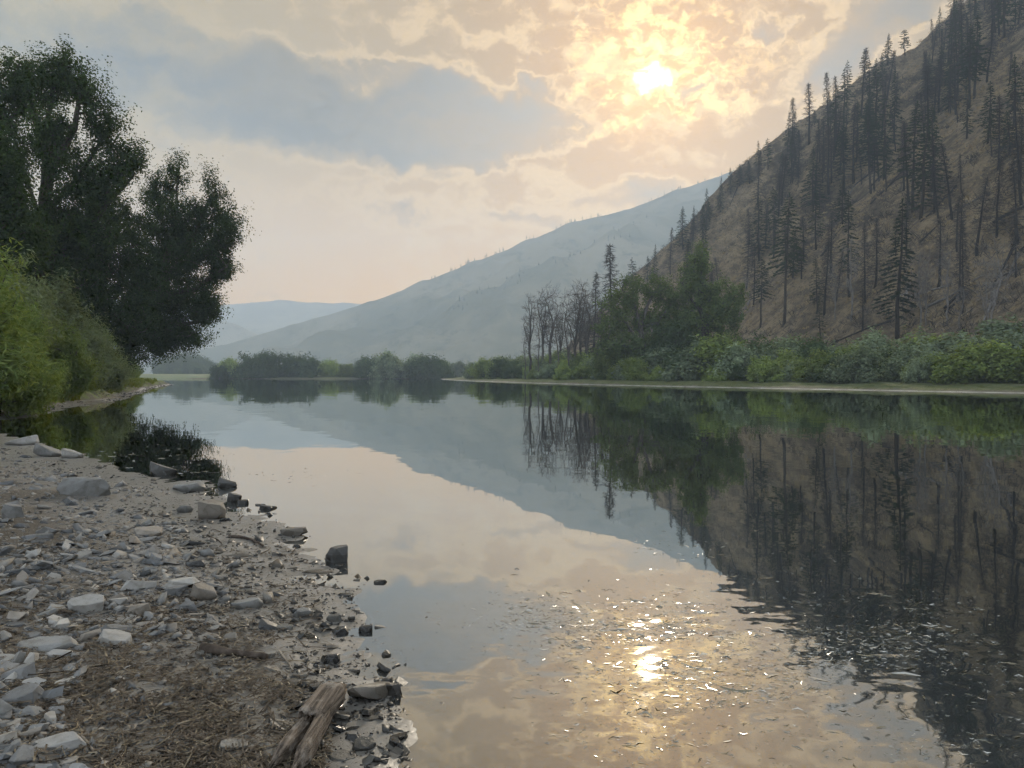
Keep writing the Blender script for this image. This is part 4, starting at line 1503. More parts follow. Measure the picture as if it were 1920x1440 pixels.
# dead brush and grass tussocks over the slope
rng = np.random.default_rng(83)
for nm, lab, mt, n0, hs, wsz in [('dead_brush', 'grey dead brush scattered over the steep slope', M['twig'], 9000, 1.7, .11), ('dry_grass', 'straw coloured grass tussocks over the steep slope', None, 11000, .8, .22)]:
    X = rng.uniform(20, 290, n0 * 3)
    Y = rng.uniform(70, 400, n0 * 3)
    s_h = hill_s(X, Y)
    dn = vnoise(X / 14., Y / 14., 58 if mt else 59)
    ok = (s_h > 3) & (dn > (.52 if mt else .40))
    X, Y = X[ok][:n0], Y[ok][:n0]
    Z = right_z(X, Y)
    k_ = 9
    idx = np.repeat(np.arange(len(X)), k_)
    d = rng.normal(size=(len(idx), 3)) * np.array([.75, .75, .2]) + np.array([0, 0, .75])
    d /= np.linalg.norm(d, axis=1, keepdims=True)
    sz = hs * np.exp(rng.normal(size=len(X)) * .35)[idx]
    b = MB()
    b.leaves(np.stack([X, Y, Z], 1)[idx] + d * (sz * .45)[:, None] + rng.normal(size=(len(idx), 3)) * np.array([.35, .35, .0]), d, sz, wsz, rng, 0.1)
    if mt is None:
        mt = mat_simple('dry tussock', (0.20, 0.15, 0.085), (0.42, 0.32, 0.18), 0.5)
    tag(b.build(nm, mt), lab, 'brush', None, 'stuff')


# ------------------------------------------------------------------ bare dead broadleaf trees
def snag(seed, H, spread_, mat, tw=90, broken=False):
    rng = np.random.default_rng(seed)
    T = []
    sp = [np.array([[0, 0, 0], [rng.normal() * .3, rng.normal() * .3, H * .3], [rng.normal() * .5, rng.normal() * .5, H * .6], [rng.normal() * .8, rng.normal() * .8, H * (.95 if not broken else .75)]])]
    for k in range(4 if not broken else 2):
        a = rng.uniform(0, 6.28)
        f = rng.uniform(.25, .6)
        st = np.array([np.interp(f, [0, .3, .6, .95], sp[0][:, i_]) for i_ in range(3)])
        e = st + np.array([math.cos(a) * spread_ * .8, math.sin(a) * spread_ * .8, H * rng.uniform(.2, .38)])
        sp.append(np.array([st, st + (e - st) * .4 + np.array([0, 0, -.3]), e]))
    sp2 = []
    for pl_ in sp:
        q = []
        for a, b_ in zip(pl_[:-1], pl_[1:]):
            n = max(1, int(np.linalg.norm(b_ - a) / 1.1))
            q += [a + (b_ - a) * k / n + (rng.normal(size=3) * .1 if k else 0) for k in range(n)]
        q.append(pl_[-1])
        sp2.append(np.array(q))
    bl = [(0, 0, H * .72, spread_, spread_, H * .27), (0, 0, H * .5, spread_ * .9, spread_ * .9, H * .22)]
    T = sample_blobs(rng, bl, tw, .5)
    nodes, par, rad, ends = grow(rng, sp2, T, .022)
    lb = MB()
    limbs_mesh(lb, nodes, par, rad * 1.25)
    cb = MB()
    od = np.array([T[k] - nodes[ends[k][1]] for k in range(len(T))])
    idx = np.repeat(np.arange(len(T)), 7)
    d = od[idx] / np.maximum(np.linalg.norm(od[idx], axis=1, keepdims=True), 1e-6) + rng.normal(size=(len(idx), 3)) * .55 + np.array([0, 0, .25])
    cb.leaves(T[idx] + d * .35 + rng.normal(size=(len(idx), 3)) * .2, d, 1.3, .06, rng, 0)
    return lb.mesh('snag_trunk', mat, True), cb.mesh('snag_twigs', mat)


SG = [snag(500, 18, 2.3, M['bark_snag'], 110), snag(501, 18, 1.7, M['bark_snag'], 90), snag(502, 18, 2.7, M['bark_snag'], 120), snag(503, 18, 1.1, M['bark_snag'], 30, True)]
for k, (px, pt, Y, m_, lab) in enumerate([
        (985, 622, 196, 3, 'short broken dead stub, leftmost of the bare tree group'), (994, 566, 200, 1, 'slim bare tree at the left of the dead group'), (1008, 600, 190, 3, 'broken dead trunk low in the bare tree group'),
        (1034, 548, 196, 0, 'wide spreading bare tree in the left half of the dead group'), (1052, 590, 204, 1, 'bare tree with hooked limb in the middle of the dead group'), (1063, 556, 192, 3, 'snapped dark snag in the middle of the dead group'),
        (1078, 545, 188, 2, 'largest bare tree of the dead group, forked crown'), (1096, 575, 200, 1, 'bare tree behind the largest one of the dead group'), (1104, 545, 182, 0, 'rightmost bare broadleaf of the dead group'), (1020, 556, 202, 1, 'narrow upright snag behind the wide spreading bare tree'), (1045, 580, 184, 3, 'dark snapped pole before the middle of the dead group'),
        (1088, 540, 198, 1, 'straight bare tree rising behind the largest of the dead group'), (1120, 570, 176, 3, 'broken pole at the right end of the dead group'), (1070, 600, 180, 3, 'short snapped pole below the largest bare tree')]):
    p = at(px, pt - 18, Y)
    z = float(right_z(p[0], Y))
    H = p[2] - z
    put_tree('dead_tree', SG[m_], (p[0], Y, z - .2), k * 1.3, (H / 18 * .95, H / 18 * .95, H / 18), lab, 'tree', 'bare dead trees at the end of the far bank', ('trunk', 'twigs'))
for px, pt, Y, k, lab in [(1150, 454, 205, 1, 'tallest bare dead conifer standing above the willow tree'), (1113, 508, 196, 0, 'bare dead conifer right of the dead tree group'), (1172, 520, 210, 2, 'small bare conifer right of the tallest dead one'), (1128, 560, 186, 3, 'low bare conifer half hidden by the willow tree')]:
    p = at(px, pt, Y)
    z = float(right_z(p[0], Y))
    s = (p[2] - z) / 24
    put_tree('dead_conifer', CB[k], (p[0], Y, z - .2), px, (s * 1.1, s * 1.1, s), lab, 'tree', None, ('trunk', 'branches'))
SP = [snag(510 + k, 16, 2.3, M['bark_grey'], 60) for k in range(3)]
for k, (px, pb, pt, lab) in enumerate([(1724, 628, 455, 'pale bare tree right of the tall green fir'), (1735, 610, 470, 'second pale bare tree right of the tall green fir'), (1862, 655, 420, 'tall pale forked dead tree near the right edge'), (1850, 640, 480, 'pale slender trunk beside the tall forked dead one'),
                                       (1775, 612, 450, 'pale bare tree half way between the green fir and the right edge'), (1800, 635, 500, 'dark leaning bare tree on the lower right slope'), (1596, 605, 430, 'pale bare tree below the broad middle fir'), (1565, 600, 480, 'pale snag left of the bare tree below the middle fir'),
                                       (1398, 560, 500, 'leaning bare tree on the edge of the cottonwood crown'), (1345, 590, 520, 'pale bare tree behind the far bank cottonwood')]):
    p = on_slope(px, pb)
    if p is None:
        continue
    s = (at(px, pt, p[1])[2] - p[2]) / 16
    put_tree('dead_tree', SP[k % 3], (p[0], p[1], p[2] - .4), k * 2.1, (s * .8, s * .8, s), lab, 'tree', 'pale dead trees at the foot of the hillside', ('trunk', 'twigs'))


# ------------------------------------------------------------------ green broadleaf trees on the far bank
def bank_tree(seed, label, px0, Y, trunk, limbs, crown, n_cl, per, leafm, spread=.6):
    rng = np.random.default_rng(seed)
    bx = at(px0, 700, Y)[0]
    bz = float(right_z(bx, Y))
    base = (bx, Y, bz - .2)
    bl = crown_blobs(crown, Y, base)
    sp = [[np.zeros(3)] + [pxm(a, b_, Y + c_, base) for a, b_, c_ in trunk]] + [[pxm(a, b_, Y + c_, base) for a, b_, c_ in l_] for l_ in limbs]
    sp2 = []
    for pl_ in sp:
        q = []
        for a, b_ in zip(pl_[:-1], pl_[1:]):
            n = max(1, int(np.linalg.norm(np.array(b_) - a) / 1.2))
            q += [a + (np.array(b_) - a) * k / n + (rng.normal(size=3) * .1 if k else 0) for k in range(n)]
        q.append(pl_[-1])
        sp2.append(np.array(q))
    ms = broadleaf('bank_tree', rng, bl, sp2, n_cl, per, spread, (.42, .26), leafm, M['bark_snag'], .045, .5, 1.1, .3)
    return put_tree('broadleaf_tree', ms, base, 0, 1.0, label, 'tree', 'green broadleaf trees on the far bank')


bank_tree(601, 'wide green willow tree with dark forked limbs, left of the far bank trees', 1218, 150,
          [(1212, 660, 0), (1200, 620, 0)],
          [[(1212, 660, 0), (1170, 600, 0), (1140, 560, 0)], [(1205, 640, 0), (1190, 570, 1), (1165, 540, 1)], [(1200, 620, 0), (1215, 570, 0), (1240, 530, 0)], [(1218, 680, 0), (1180, 650, -1), (1140, 635, -1)]],
          [(1180, 545, 40, 24, 0), (1235, 545, 36, 28, 0), (1150, 570, 34, 26, 0), (1200, 600, 60, 34, 2), (1140, 620, 30, 30, 0), (1180, 650, 60, 26, 0), (1255, 590, 34, 40, 2), (1250, 640, 40, 36, 2), (1130, 660, 24, 24, 0)],
          420, 60, M['shrub_mid'], .5)
bank_tree(602, 'tall dark green cottonwood with pale trunk on the far bank', 1322, 150,
          [(1322, 640, 0), (1318, 570, 0), (1315, 500, 0)],
          [[(1322, 620, 0), (1350, 570, 0), (1375, 560, 0)], [(1318, 590, 0), (1290, 550, 0), (1280, 530, 0)]],
          [(1315, 500, 28, 34, 0), (1300, 545, 40, 34, 0), (1340, 550, 40, 34, 0), (1365, 580, 36, 28, 0), (1325, 595, 60, 32, 0), (1290, 610, 34, 30, 0), (1375, 600, 22, 18, 0), (1310, 470, 14, 22, 0), (1275, 570, 30, 34, 2), (1345, 640, 50, 30, 0), (1385, 560, 20, 26, 1), (1290, 505, 20, 26, 1), (1290, 650, 40, 30, 0)],
          520, 52, M['shrub_mid'], .42)
bank_tree(603, 'low dark green tree filling the space under the far bank cottonwood', 1265, 146,
          [(1265, 670, 0), (1268, 640, 0)], [[(1266, 660, 0), (1240, 650, 0)]],
          [(1262, 640, 44, 36, 0), (1290, 665, 40, 26, 0), (1235, 670, 36, 24, 0)], 220, 55, M['shrub_dark'], .55)


# ------------------------------------------------------------------ tiny conifers on the hazy mountain
def far_conifer(seed):
    rng = np.random.default_rng(seed)
    tb = MB()
    tb.tube([(0, 0, 0), (0, 0, 5), (0, 0, 10)], [.22, .15, .03], 4)
    cb = MB()
    f = rng.uniform(.15, 1, 60)
    a = rng.uniform(0, 6.28, 60)
    r = (1 - f) * 1.9 + .2
    d = np.stack([np.cos(a), np.sin(a), -.3 + 0 * a], 1)
    cb.leaves(np.stack([np.cos(a) * r * .5, np.sin(a) * r * .5, f * 10], 1), d, r * 1.2, r * .6 + .2, rng)
    return tb.mesh('far_trunk', M['bark_dark']), cb.mesh('far_crown', M['far_tree'])


FC = [far_conifer(700), far_conifer(701)]
rng = np.random.default_rng(71)
cp = np.array(crest) * MS
mz = lambda X, Y: float(mount_z(np.array([X / MS]), np.array([Y / MS]))[0]) * MS
done = 0
for k in range(190):
    f = rng.uniform(0.2, 1) if k < 130 else rng.uniform(.1, .75)
    src = cp if k < 130 else np.array(SPURS[1][0]) * MS
    u_ = f * (len(src) - 1.001) if k >= 130 else (2 + (len(src) - 4.2) * f)
    if k < 130 and vnoise(u_ * 5.0, 0.5, 3) < .46:
        continue
    i0 = int(u_)
    p = src[i0] + (src[i0 + 1] - src[i0]) * (u_ - i0)
    X, Y = p[0] + rng.normal() * 9, p[1] + (rng.normal() * 10 if k < 130 else rng.normal() * 45)
    h = rng.uniform(5.0, 11.5) * (1.25 if k < 130 else 1.1)
    put_tree('ridge_conifer', FC[k % 2], (X, Y, mz(X, Y) - .4), k, h / 10, 'tiny hazy conifer on the crest of the far mountain' if k < 130 else 'tiny hazy conifer dotted down the spur of the far mountain', 'tree',
             'conifers on the far crest' if k < 130 else 'conifers on the far spur')

# ------------------------------------------------------------------ beach stones
def hull(seed, n=7, flat=0.3, jag=0.28, mid=True):
    """angular slab of shale: convex hull of two uneven rings; unit size 1 x ~0.7, height flat"""
    rng = np.random.default_rng(seed)
    pts = []
    a0 = rng.uniform(0, 6.28)
    asp = rng.uniform(.42, .92)
    tilt = rng.normal() * .12
    for ring, (zz_, k_) in enumerate([(0, 1.0), (flat, rng.uniform(.80, 1.0))]):
        m_ = n - ring
        for i_ in range(m_):
            a = a0 + (i_ + rng.uniform(-.35, .35)) * 2 * math.pi / m_
            r = .5 * k_ * rng.uniform(1 - jag, 1 + jag * .3)
            pts.append((math.cos(a) * r, math.sin(a) * r * asp, zz_ + math.cos(a) * tilt * flat * 2 * ring + rng.normal() * .05 * flat))
    if mid:
        for i_ in range(3):
            a = rng.uniform(0, 6.28)
            pts.append((math.cos(a) * .52, math.sin(a) * .52 * asp, flat * rng.uniform(.3, .7)))
    bm = bmesh.new()
    vs_ = [bm.verts.new(p) for p in pts]
    r = bmesh.ops.convex_hull(bm, input=vs_)
    bmesh.ops.delete(bm, geom=list({g for g in r['geom_interior'] + r['geom_unused'] if isinstance(g, bmesh.types.BMVert)}), context='VERTS')
    bmesh.ops.recalc_face_normals(bm, faces=bm.faces)
    bmesh.ops.triangulate(bm, faces=bm.faces)
    bm.verts.index_update()
    V = np.array([v.co[:] for v in bm.verts])
    T = np.array([[v.index for v in f.verts] for f in bm.faces])
    bm.free()
    return V, T


def rock_mesh(V, T, mat, bevel=0.014, sub=0, seed=0, rough_amp=0.02):
    bm = bmesh.new()
    vs_ = [bm.verts.new(p) for p in V]
    for f in T:
        try:
            bm.faces.new([vs_[i_] for i_ in f])
        except ValueError:
            pass
    bmesh.ops.dissolve_limit(bm, angle_limit=R(6), verts=bm.verts, edges=bm.edges)
    if bevel:
        bmesh.ops.bevel(bm, geom=list(bm.edges), offset=bevel, segments=1, affect='EDGES', clamp_overlap=True)
    if sub:
        bmesh.ops.triangulate(bm, faces=bm.faces)
        for _ in range(sub):
            bmesh.ops.subdivide_edges(bm, edges=bm.edges, cuts=1, use_grid_fill=True)
        rng = np.random.default_rng(seed)
        off = rng.uniform(0, 50, 3)
        P_ = np.array([v.co[:] for v in bm.verts])
        nx = fbm(P_[:, 0] * 5 + off[0], P_[:, 2] * 9 + P_[:, 1] * 5, seed, 4)
        ny = fbm(P_[:, 1] * 5 + off[1], P_[:, 2] * 9 + P_[:, 0] * 5, seed + 3, 4)
        nz = fbm(P_[:, 0] * 6 + off[2], P_[:, 1] * 6, seed + 5, 4)
        for v, a, b_, c_ in zip(bm.verts, nx, ny, nz):
            v.co += Vector((a, b_, c_ * .7)) * rough_amp * 5
    bmesh.ops.recalc_face_normals(bm, faces=bm.faces)
    me = bpy.data.meshes.new('stone')
    bm.to_mesh(me)
    bm.free()
    me.materials.append(mat)
    if sub:
        try:
            me.shade_smooth()
            me.set_sharp_from_angle(angle=R(16))
        except Exception:
            pass
    return me


HU = [hull(800 + k, 4 + k % 4, (.09, .12, .16, .22, .32)[k % 5], .42, k % 4 == 0) for k in range(40)]
SM = [rock_mesh(V, T, M['rock']) for V, T in HU]


def tone_of(v):
    for lim, nm in ((.12, 'dark grey'), (.30, 'grey'), (.48, 'pale grey'), (.63, 'slate grey'), (.82, 'pale'), (.94, 'brownish'), (2, 'whitish')):
        if v < lim:
            return nm


def stone(name, me, loc, rot, scale, label, group=None, mat=None, tone=.4):
    o = bpy.data.objects.new(name, me)
    COL.objects.link(o)
    o.location = loc
    o.rotation_euler = rot
    o.scale = scale
    o.color = (tone, tone, tone, 1)
    if mat is not None:
        o.material_slots[0].link = 'OBJECT'
        o.material_slots[0].material = mat
    return tag(o, label, 'rock' if scale[0] > .3 else 'stone', group)


# the stones one can single out: pixel of the middle of the foot, width and height in pixels, own hull
heroes = [
    (138, 934, 94, 44, .50, 'rock_mid', 0.2, (0, .10), 'large grey boulder with an undercut foot lying alone on the upper beach'),
    (388, 976, 52, 40, .80, 'rock_mid', 1.0, (.05, .1), 'dark grey angular block standing on the edge of the mud'),
    (346, 924, 62, 22, .36, 'rock_tan', 0.1, (0, 0), 'oblong flat topped stone in the shallows beyond the angular block'),
    (296, 895, 54, 24, .42, 'rock_dark', 2.0, (0, .2), 'dark wedge shaped stone at the water edge in front of the tree reflection'),
    (18, 972, 36, 28, .75, 'rock_mid', .7, (0, 0), 'small pyramid shaped grey stone at the left picture edge'),
    (343, 964, 30, 18, .6, 'rock_mid', 1.2, (0, 0), 'squat grey stone left of the dark angular block'),
    (62, 1226, 128, 46, .34, 'rock', .15, (.1, .05), 'long thick grey slab at the left edge of the beach'),
    (100, 1240, 54, 28, .45, 'rock', .9, (.3, 0), 'pale triangular stone leaning below the long slab'),
    (152, 1150, 66, 40, .40, 'rock', .4, (.35, .1), 'blue grey triangular slab tilted among the pale stones'),
    (548, 1008, 50, 22, .40, 'rock_tan', .2, (0, -.2), 'wedge shaped stone with one black side standing in the first shallow water'),
    (630, 1058, 42, 36, .95, 'rock_dark', .6, (0, .1), 'dark pointed stone rising at the waterline'),
    (592, 1080, 60, 15, .24, 'rock_mid', .1, (0, .05), 'flat rectangular grey stone just left of the pointed one'),
    (710, 1101, 28, 15, .5, 'rock_dark', 1.4, (0, 0), 'black stone in the water right of the pointed one'),
    (812, 1160, 34, 13, .4, 'rock_dark', .3, (0, 0), 'lone dark peaked stone farthest out in the water'),
    (690, 1322, 118, 58, .44, 'rock_tan', 2.5, (-.15, .42), 'big brown slab propped up over black stones at the waterline'),
    (733, 1312, 40, 36, .8, 'rock_dark', .3, (0, 0), 'black block behind the big brown slab'),
    (798, 1342, 76, 26, .22, 'rock', .25, (0, -.06), 'pale flat slab lying in the water beyond the driftwood'),
    (678, 1412, 48, 56, .24, 'rock_mid', 1.5, (.32, 0), 'squarish flat grey slab right of the driftwood log'),
    (362, 1066, 40, 19, .46, 'rock_dark', .1, (0, 0), 'dark blue grey flat sided stone in the middle of the beach'),
    (372, 1128, 50, 36, .75, 'rock_tan', .9, (.2, .2), 'blocky stone with a tan face and dark side'),
    (456, 1146, 62, 28, .42, 'rock', .1, (0, .04), 'rounded oblong grey stone left of the wet mud'),
    (256, 1158, 44, 28, .65, 'rock_tan', .7, (.1, 0), 'tan cube like stone with dark shaded side'),
    (86, 1418, 122, 40, .26, 'rock', .3, (.12, -.1), 'pale elongated stone at the bottom left corner'),
    (22, 1326, 80, 44, .36, 'rock', 1.1, (.15, 0), 'large smooth blue grey stone at the left edge below the long slab'),
    (55, 1292, 40, 34, .20, 'rock', .8, (.45, .2), 'thin white plate of stone standing tilted at the left'),
    (205, 1212, 68, 34, .32, 'rock', .3, (.2, .1), 'split pale stone with a grey front half way down the left side'),
    (214, 1172, 82, 24, .26, 'rock', .1, (.05, .05), 'broad pale slab behind the split stone'),
    (420, 918, 38, 20, .5, 'rock_dark', .2, (0, .1), 'black flat stone in the shallows, farthest along the beach edge'),
    (437, 944, 28, 20, .7, 'rock_dark', 1.1, (0, 0), 'black rounded stone in the shallows next to the angular block'),
    (454, 950, 22, 14, .6, 'rock_dark', .5, (0, 0), 'small black stone right of the rounded black one'),
    (486, 948, 20, 8, .4, 'rock_dark', .5, (0, 0), 'thin black stone lying out in the shallows'),
    (500, 960, 34, 13, .45, 'rock_dark', 2.1, (0, 0), 'low black double humped stone in the shallows'),
    (684, 1190, 28, 20, .6, 'rock_dark', .8, (0, .1), 'black angular stone at the waterline below the lone peaked one'),
    (712, 1184, 26, 13, .5, 'rock_tan', .2, (0, 0), 'half black half pale stone at the waterline'),
    (724, 1236, 20, 18, .5, 'rock_tan', .4, (.3, 0), 'bright tan little plate at the waterline'),
    (626, 1170, 30, 20, .5, 'rock_mid', .7, (0, 0), 'round dark stone with a pale crack set in the wet mud'),
    (636, 1192, 34, 20, .5, 'rock_dark', .2, (0, 0), 'pair topped dark stone in the wet mud below the cracked one'),
    (530, 1376, 64, 22, .3, 'rock', .1, (0, .1), 'white and grey stone tucked under the upper side of the driftwood'),
    (500, 1238, 30, 18, .45, 'rock', 1.2, (0, 0), 'white stone above the dark branch stub'),
    (508, 1262, 38, 16, .36, 'rock', .2, (0, 0), 'white stone with dark foot below the other white one'),
    (430, 1412, 60, 32, .36, 'rock', .6, (.15, 0), 'cracked pale blocky stone left of the driftwood'),
    (640, 1430, 60, 26, .4, 'rock', .6, (0, .1), 'grey stone at the bottom edge right of the driftwood'),
    (566, 1162, 36, 24, .4, 'rock', .3, (.1, 0), 'grey smooth stone bedded in the mud'),
    (530, 1186, 36, 18, .36, 'rock', .3, (.1, 0), 'pale stone with a dark underside in the mud'),
    (594, 1300, 34, 22, .6, 'rock_dark', .9, (0, 0), 'black jagged stone above the driftwood end'),
    (572, 1308, 40, 16, .4, 'rock_dark', .1, (0, 0), 'dark low stone left of the black jagged one'),
    (270, 1005, 56, 20, .26, 'rock', .1, (0, 0), 'broad low grey stone in the middle distance of the beach'),
    (80, 858, 54, 20, .30, 'rock_mid', .6, (0, .3), 'grey stone with black overhang at the far grassy end of the beach'),
    (30, 838, 60, 18, .30, 'rock', .1, (0, 0), 'pale flat rock in the grass at the far left'),
    (128, 862, 40, 18, .36, 'rock', .1, (0, 0), 'pale flat stone at the far end of the beach by the water'),
]
SHORT = ['the large boulder', 'the angular block', 'the oblong shallows stone', 'the dark wedge', 'the pyramid stone', 'the squat stone', 'the long thick slab', 'the pale triangular stone', 'the blue grey tilted slab', 'the black sided wedge',
         'the pointed stone', 'the flat rectangular stone', 'the black water stone', 'the lone peaked stone', 'the big brown slab', 'the black block', 'the pale water slab', 'the squarish slab', 'the flat sided stone', 'the tan faced block',
         'the rounded oblong stone', 'the tan cube stone', 'the bottom corner stone', 'the smooth blue grey stone', 'the thin white plate', 'the split pale stone', 'the broad pale slab', 'the far black stone', 'the rounded black stone', 'the small black stone',
         'the thin black stone', 'the double humped stone', 'the angular waterline stone', 'the half pale stone', 'the bright tan plate', 'the cracked round stone', 'the pair topped stone', 'the white stone by the driftwood', 'the white stone above the branch',
         'the dark footed white stone', 'the cracked blocky stone', 'the bottom edge stone', 'the smooth mud stone', 'the pale mud stone', 'the black jagged stone', 'the dark low stone', 'the broad low stone', 'the overhanging far stone', 'the flat grass rock', 'the far pale stone']
marks = []
used = []
for k, (px, py, wpx, hpx, fl, mt, rz, (tx_, ty_), lab) in enumerate(heroes):
    p = hit_beach(px, py - 2)
    if p is None or p[2] < -0.02:
        a, b_ = ray(px, py)
        Y = (0 - CAMZ) / b_
        p = (a * Y, Y, -0.015)
    W = wpx / F * p[1]
    Hh = hpx / F * p[1]
    V, T = hull(900 + k, 6 + k % 3, fl, .22)
    V = V / np.array([np.ptp(V[:, 0]), np.ptp(V[:, 0]), 1])
    flz = np.ptp(V[:, 2])
    # seen from above by the view's slope: the depth of the top adds to the height on the picture
    slope = CAMZ / p[1]
    me = rock_mesh(V, T, M[mt], .016, 2, 900 + k, .009)
    hz_ = max(0.25, (Hh / W - 0.62 * slope) / fl) if Hh / W > .62 * slope + .08 else .55
    stone('rock' if W > .3 else 'beach_stone', me, (p[0], p[1] + W * .3, p[2] - .02 * W - .01), (tx_, ty_, rz * .35), (W, W * 1.0, W * min(hz_, 1.5)), lab, None, None,
          .76 if ('pale' in lab or 'white' in lab) else (.60 if 'blue' in lab else (.90 if ('tan' in lab or 'brown' in lab) else .36)))
    marks.append((px, py - hpx / 2, SHORT[k]))
    used.append((p[0], p[1] + W * .3, W * .5))

# all other stones: the largest are things of their own, the rest is gravel
rng = np.random.default_rng(901)
cand = []
N = 9000
PXs = rng.uniform(-30, 760, N)
PYs = 835 + 640 * rng.uniform(0, 1, N) ** 1.1
a_ = (PXs - 960) / F
# vectorised first guess on a gently sloping beach, then refined
for it in range(1):
    b_ = np.array([ray(x, y)[1] for x, y in zip(PXs, PYs)])
    ax = np.array([ray(x, y)[0] for x, y in zip(PXs, PYs)])
zg = np.full(N, 0.15)
for it in range(12):
    Yv = (zg - CAMZ) / b_
    zg = 0.5 * zg + 0.5 * shore_z(ax * Yv, Yv, False)
Xv = ax * Yv
dv = shore_d(Xv, Yv)
lit = (PXs > 150) & (PXs < 540) & (PYs > 1200)                     # litter covered part
keep = (dv > -0.10) & (Yv < 26) & (Yv > 2.4)
dens = 0.55 + 0.45 * (vnoise(Xv * 1.2, Yv * 1.2, 93) > .42)
dens = np.where(lit, dens * .7, dens)
dens = np.where(dv < .9, dens * .45, dens)
keep &= rng.uniform(0, 1, N) < dens
size = np.exp(rng.normal(math.log(.080), .52, N))
size = np.where(lit, np.minimum(size * .62, .10), size)
size = np.where(dv < .9, size * .72, size)
size = np.clip(size, .02, .27) * (0.8 + .03 * Yv)
for hx, hy, hr in used:
    keep &= (Xv - hx) ** 2 + (Yv - hy) ** 2 > (hr * .75 + size * .35) ** 2
idx = np.nonzero(keep)[0]
app = size[idx] / Yv[idx]
idx = idx[np.argsort(-app)]
big = idx[:245]
rest = idx[245:]
LAB = {'pale': ('pale grey shale stone among the dry stones of the beach', 'dry shale stones on the beach'), 'wet': ('dark wet stone in the mud along the waterline', 'wet stones along the waterline'), 'lit': ('loose grey stone on the dark strawy silt at the lower left', 'stones on the strawy silt')}
loose = []
for i_ in big:
    wet = dv[i_] < .55
    kind = 'wet' if wet else ('lit' if lit[i_] else 'pale')
    s = size[i_]
    k = int(rng.integers(40))
    tn = float(rng.uniform())
    blk = wet and rng.uniform() < .6
    so = stone('beach_stone', SM[k], (Xv[i_], Yv[i_], zg[i_] - .02 * s), (rng.normal() * .24, rng.normal() * .24, rng.uniform(0, 6.28)), (s, s * rng.uniform(.65, 1.1), s * rng.uniform(.5, 1.0)), LAB[kind][0], LAB[kind][1],
          M['rock_dark'] if blk else None, tn)
    shape = ('thin', 'thin', 'flat', 'thick', 'blocky')[k % 5]
    px, py = to_pix(Xv[i_], Yv[i_], zg[i_])
    loose.append((so, ('black wet' if blk else tone_of(tn)) + ' ' + shape + ' stone', px, py))
near_label(loose, marks, ('left of', 'right of', 'behind', 'in front of'))


def scatter_hulls(mb, X, Y, Z, S, rng, hus):
    for k, (V, T) in enumerate(hus):
        sel = np.arange(k, len(X), len(hus))
        if not len(sel):
            continue
        n = len(sel)
        a = rng.uniform(0, 6.28, n)
        ca, sa_ = np.cos(a), np.sin(a)
        tx_, ty_ = rng.normal(size=n) * .30, rng.normal(size=n) * .30
        s = S[sel]
        asp = rng.uniform(.6, 1.1, n)
        x = V[None, :, 0] * s[:, None]
        y = V[None, :, 1] * (s * asp)[:, None]
        z = V[None, :, 2] * (s * rng.uniform(.6, 1.3, n))[:, None] + x * tx_[:, None] + y * ty_[:, None]
        P_ = np.stack([X[sel][:, None] + x * ca[:, None] - y * sa_[:, None], Y[sel][:, None] + x * sa_[:, None] + y * ca[:, None], Z[sel][:, None] + z - .08 * s[:, None]], -1)
        F_ = T[None] + (np.arange(n) * len(V))[:, None, None]
        mb.add(P_.reshape(-1, 3), None, F_.reshape(-1, 3))


HS = [hull(1000 + k, 4 + k % 2, (.09, .15, .24)[k % 3], .42, False) for k in range(18)]
b = MB()
scatter_hulls(b, Xv[rest], Yv[rest], zg[rest], size[rest], rng, HS)
# finer chips
N = 30000
PX2 = rng.uniform(-30, 770, N)
PY2 = 832 + 640 * rng.uniform(0, 1, N) ** 1.05
r2 = np.array([ray(x, y) for x, y in zip(PX2, PY2)])
z2 = np.full(N, .15)
for it in range(10):
    Y2 = (z2 - CAMZ) / r2[:, 1]
    z2 = .5 * z2 + .5 * shore_z(r2[:, 0] * Y2, Y2, False)
X2 = r2[:, 0] * Y2
d2 = shore_d(X2, Y2)
lit2 = (PX2 > 140) & (PX2 < 540) & (PY2 > 1190)
k2 = (d2 > -.12) & (Y2 < 26) & (Y2 > 2.4) & (rng.uniform(0, 1, N) < np.where(lit2, .25, 1) * np.where(vnoise(X2 * 1.2, Y2 * 1.2, 93) > .42, 1, .45) * np.where(d2 < .8, .38, 1))
X2, Y2, z2 = X2[k2], Y2[k2], z2[k2]
s2 = np.exp(rng.normal(math.log(.022), .45, len(X2))) * (.55 + .085 * Y2)
scatter_hulls(b, X2, Y2, z2, s2, rng, HS)
tag(b.build('gravel', M['gravel']), 'small shale chips strewn over the beach', 'gravel', None, 'stuff')

# stones and pale drift along the far muddy bank on the left
b = MB()
N = 900
yy = rng.uniform(25, 132, N)
sx_ = np.interp(yy, [p[1] for p in SHORE[24:33]], [p[0] for p in SHORE[24:33]])
xx = sx_ - rng.uniform(-.1, 1.5, N)
zz = shore_z(xx, yy, False)
scatter_hulls(b, xx, yy, zz, np.exp(rng.normal(math.log(.12), .5, N)) * (.7 + yy / 110), rng, HS)
tag(b.build('bank_rubble', M['rubble']), 'grey rubble along the foot of the left cut bank', 'gravel', None, 'stuff')

# ------------------------------------------------------------------ straw litter
M['straw'] = bark_mat('straw litter', (0.09, 0.07, 0.042), (0.30, 0.25, 0.175), 8.0)
M['litter'] = bark_mat('dark litter', (0.03, 0.024, 0.018), (0.10, 0.08, 0.06), 8.0)


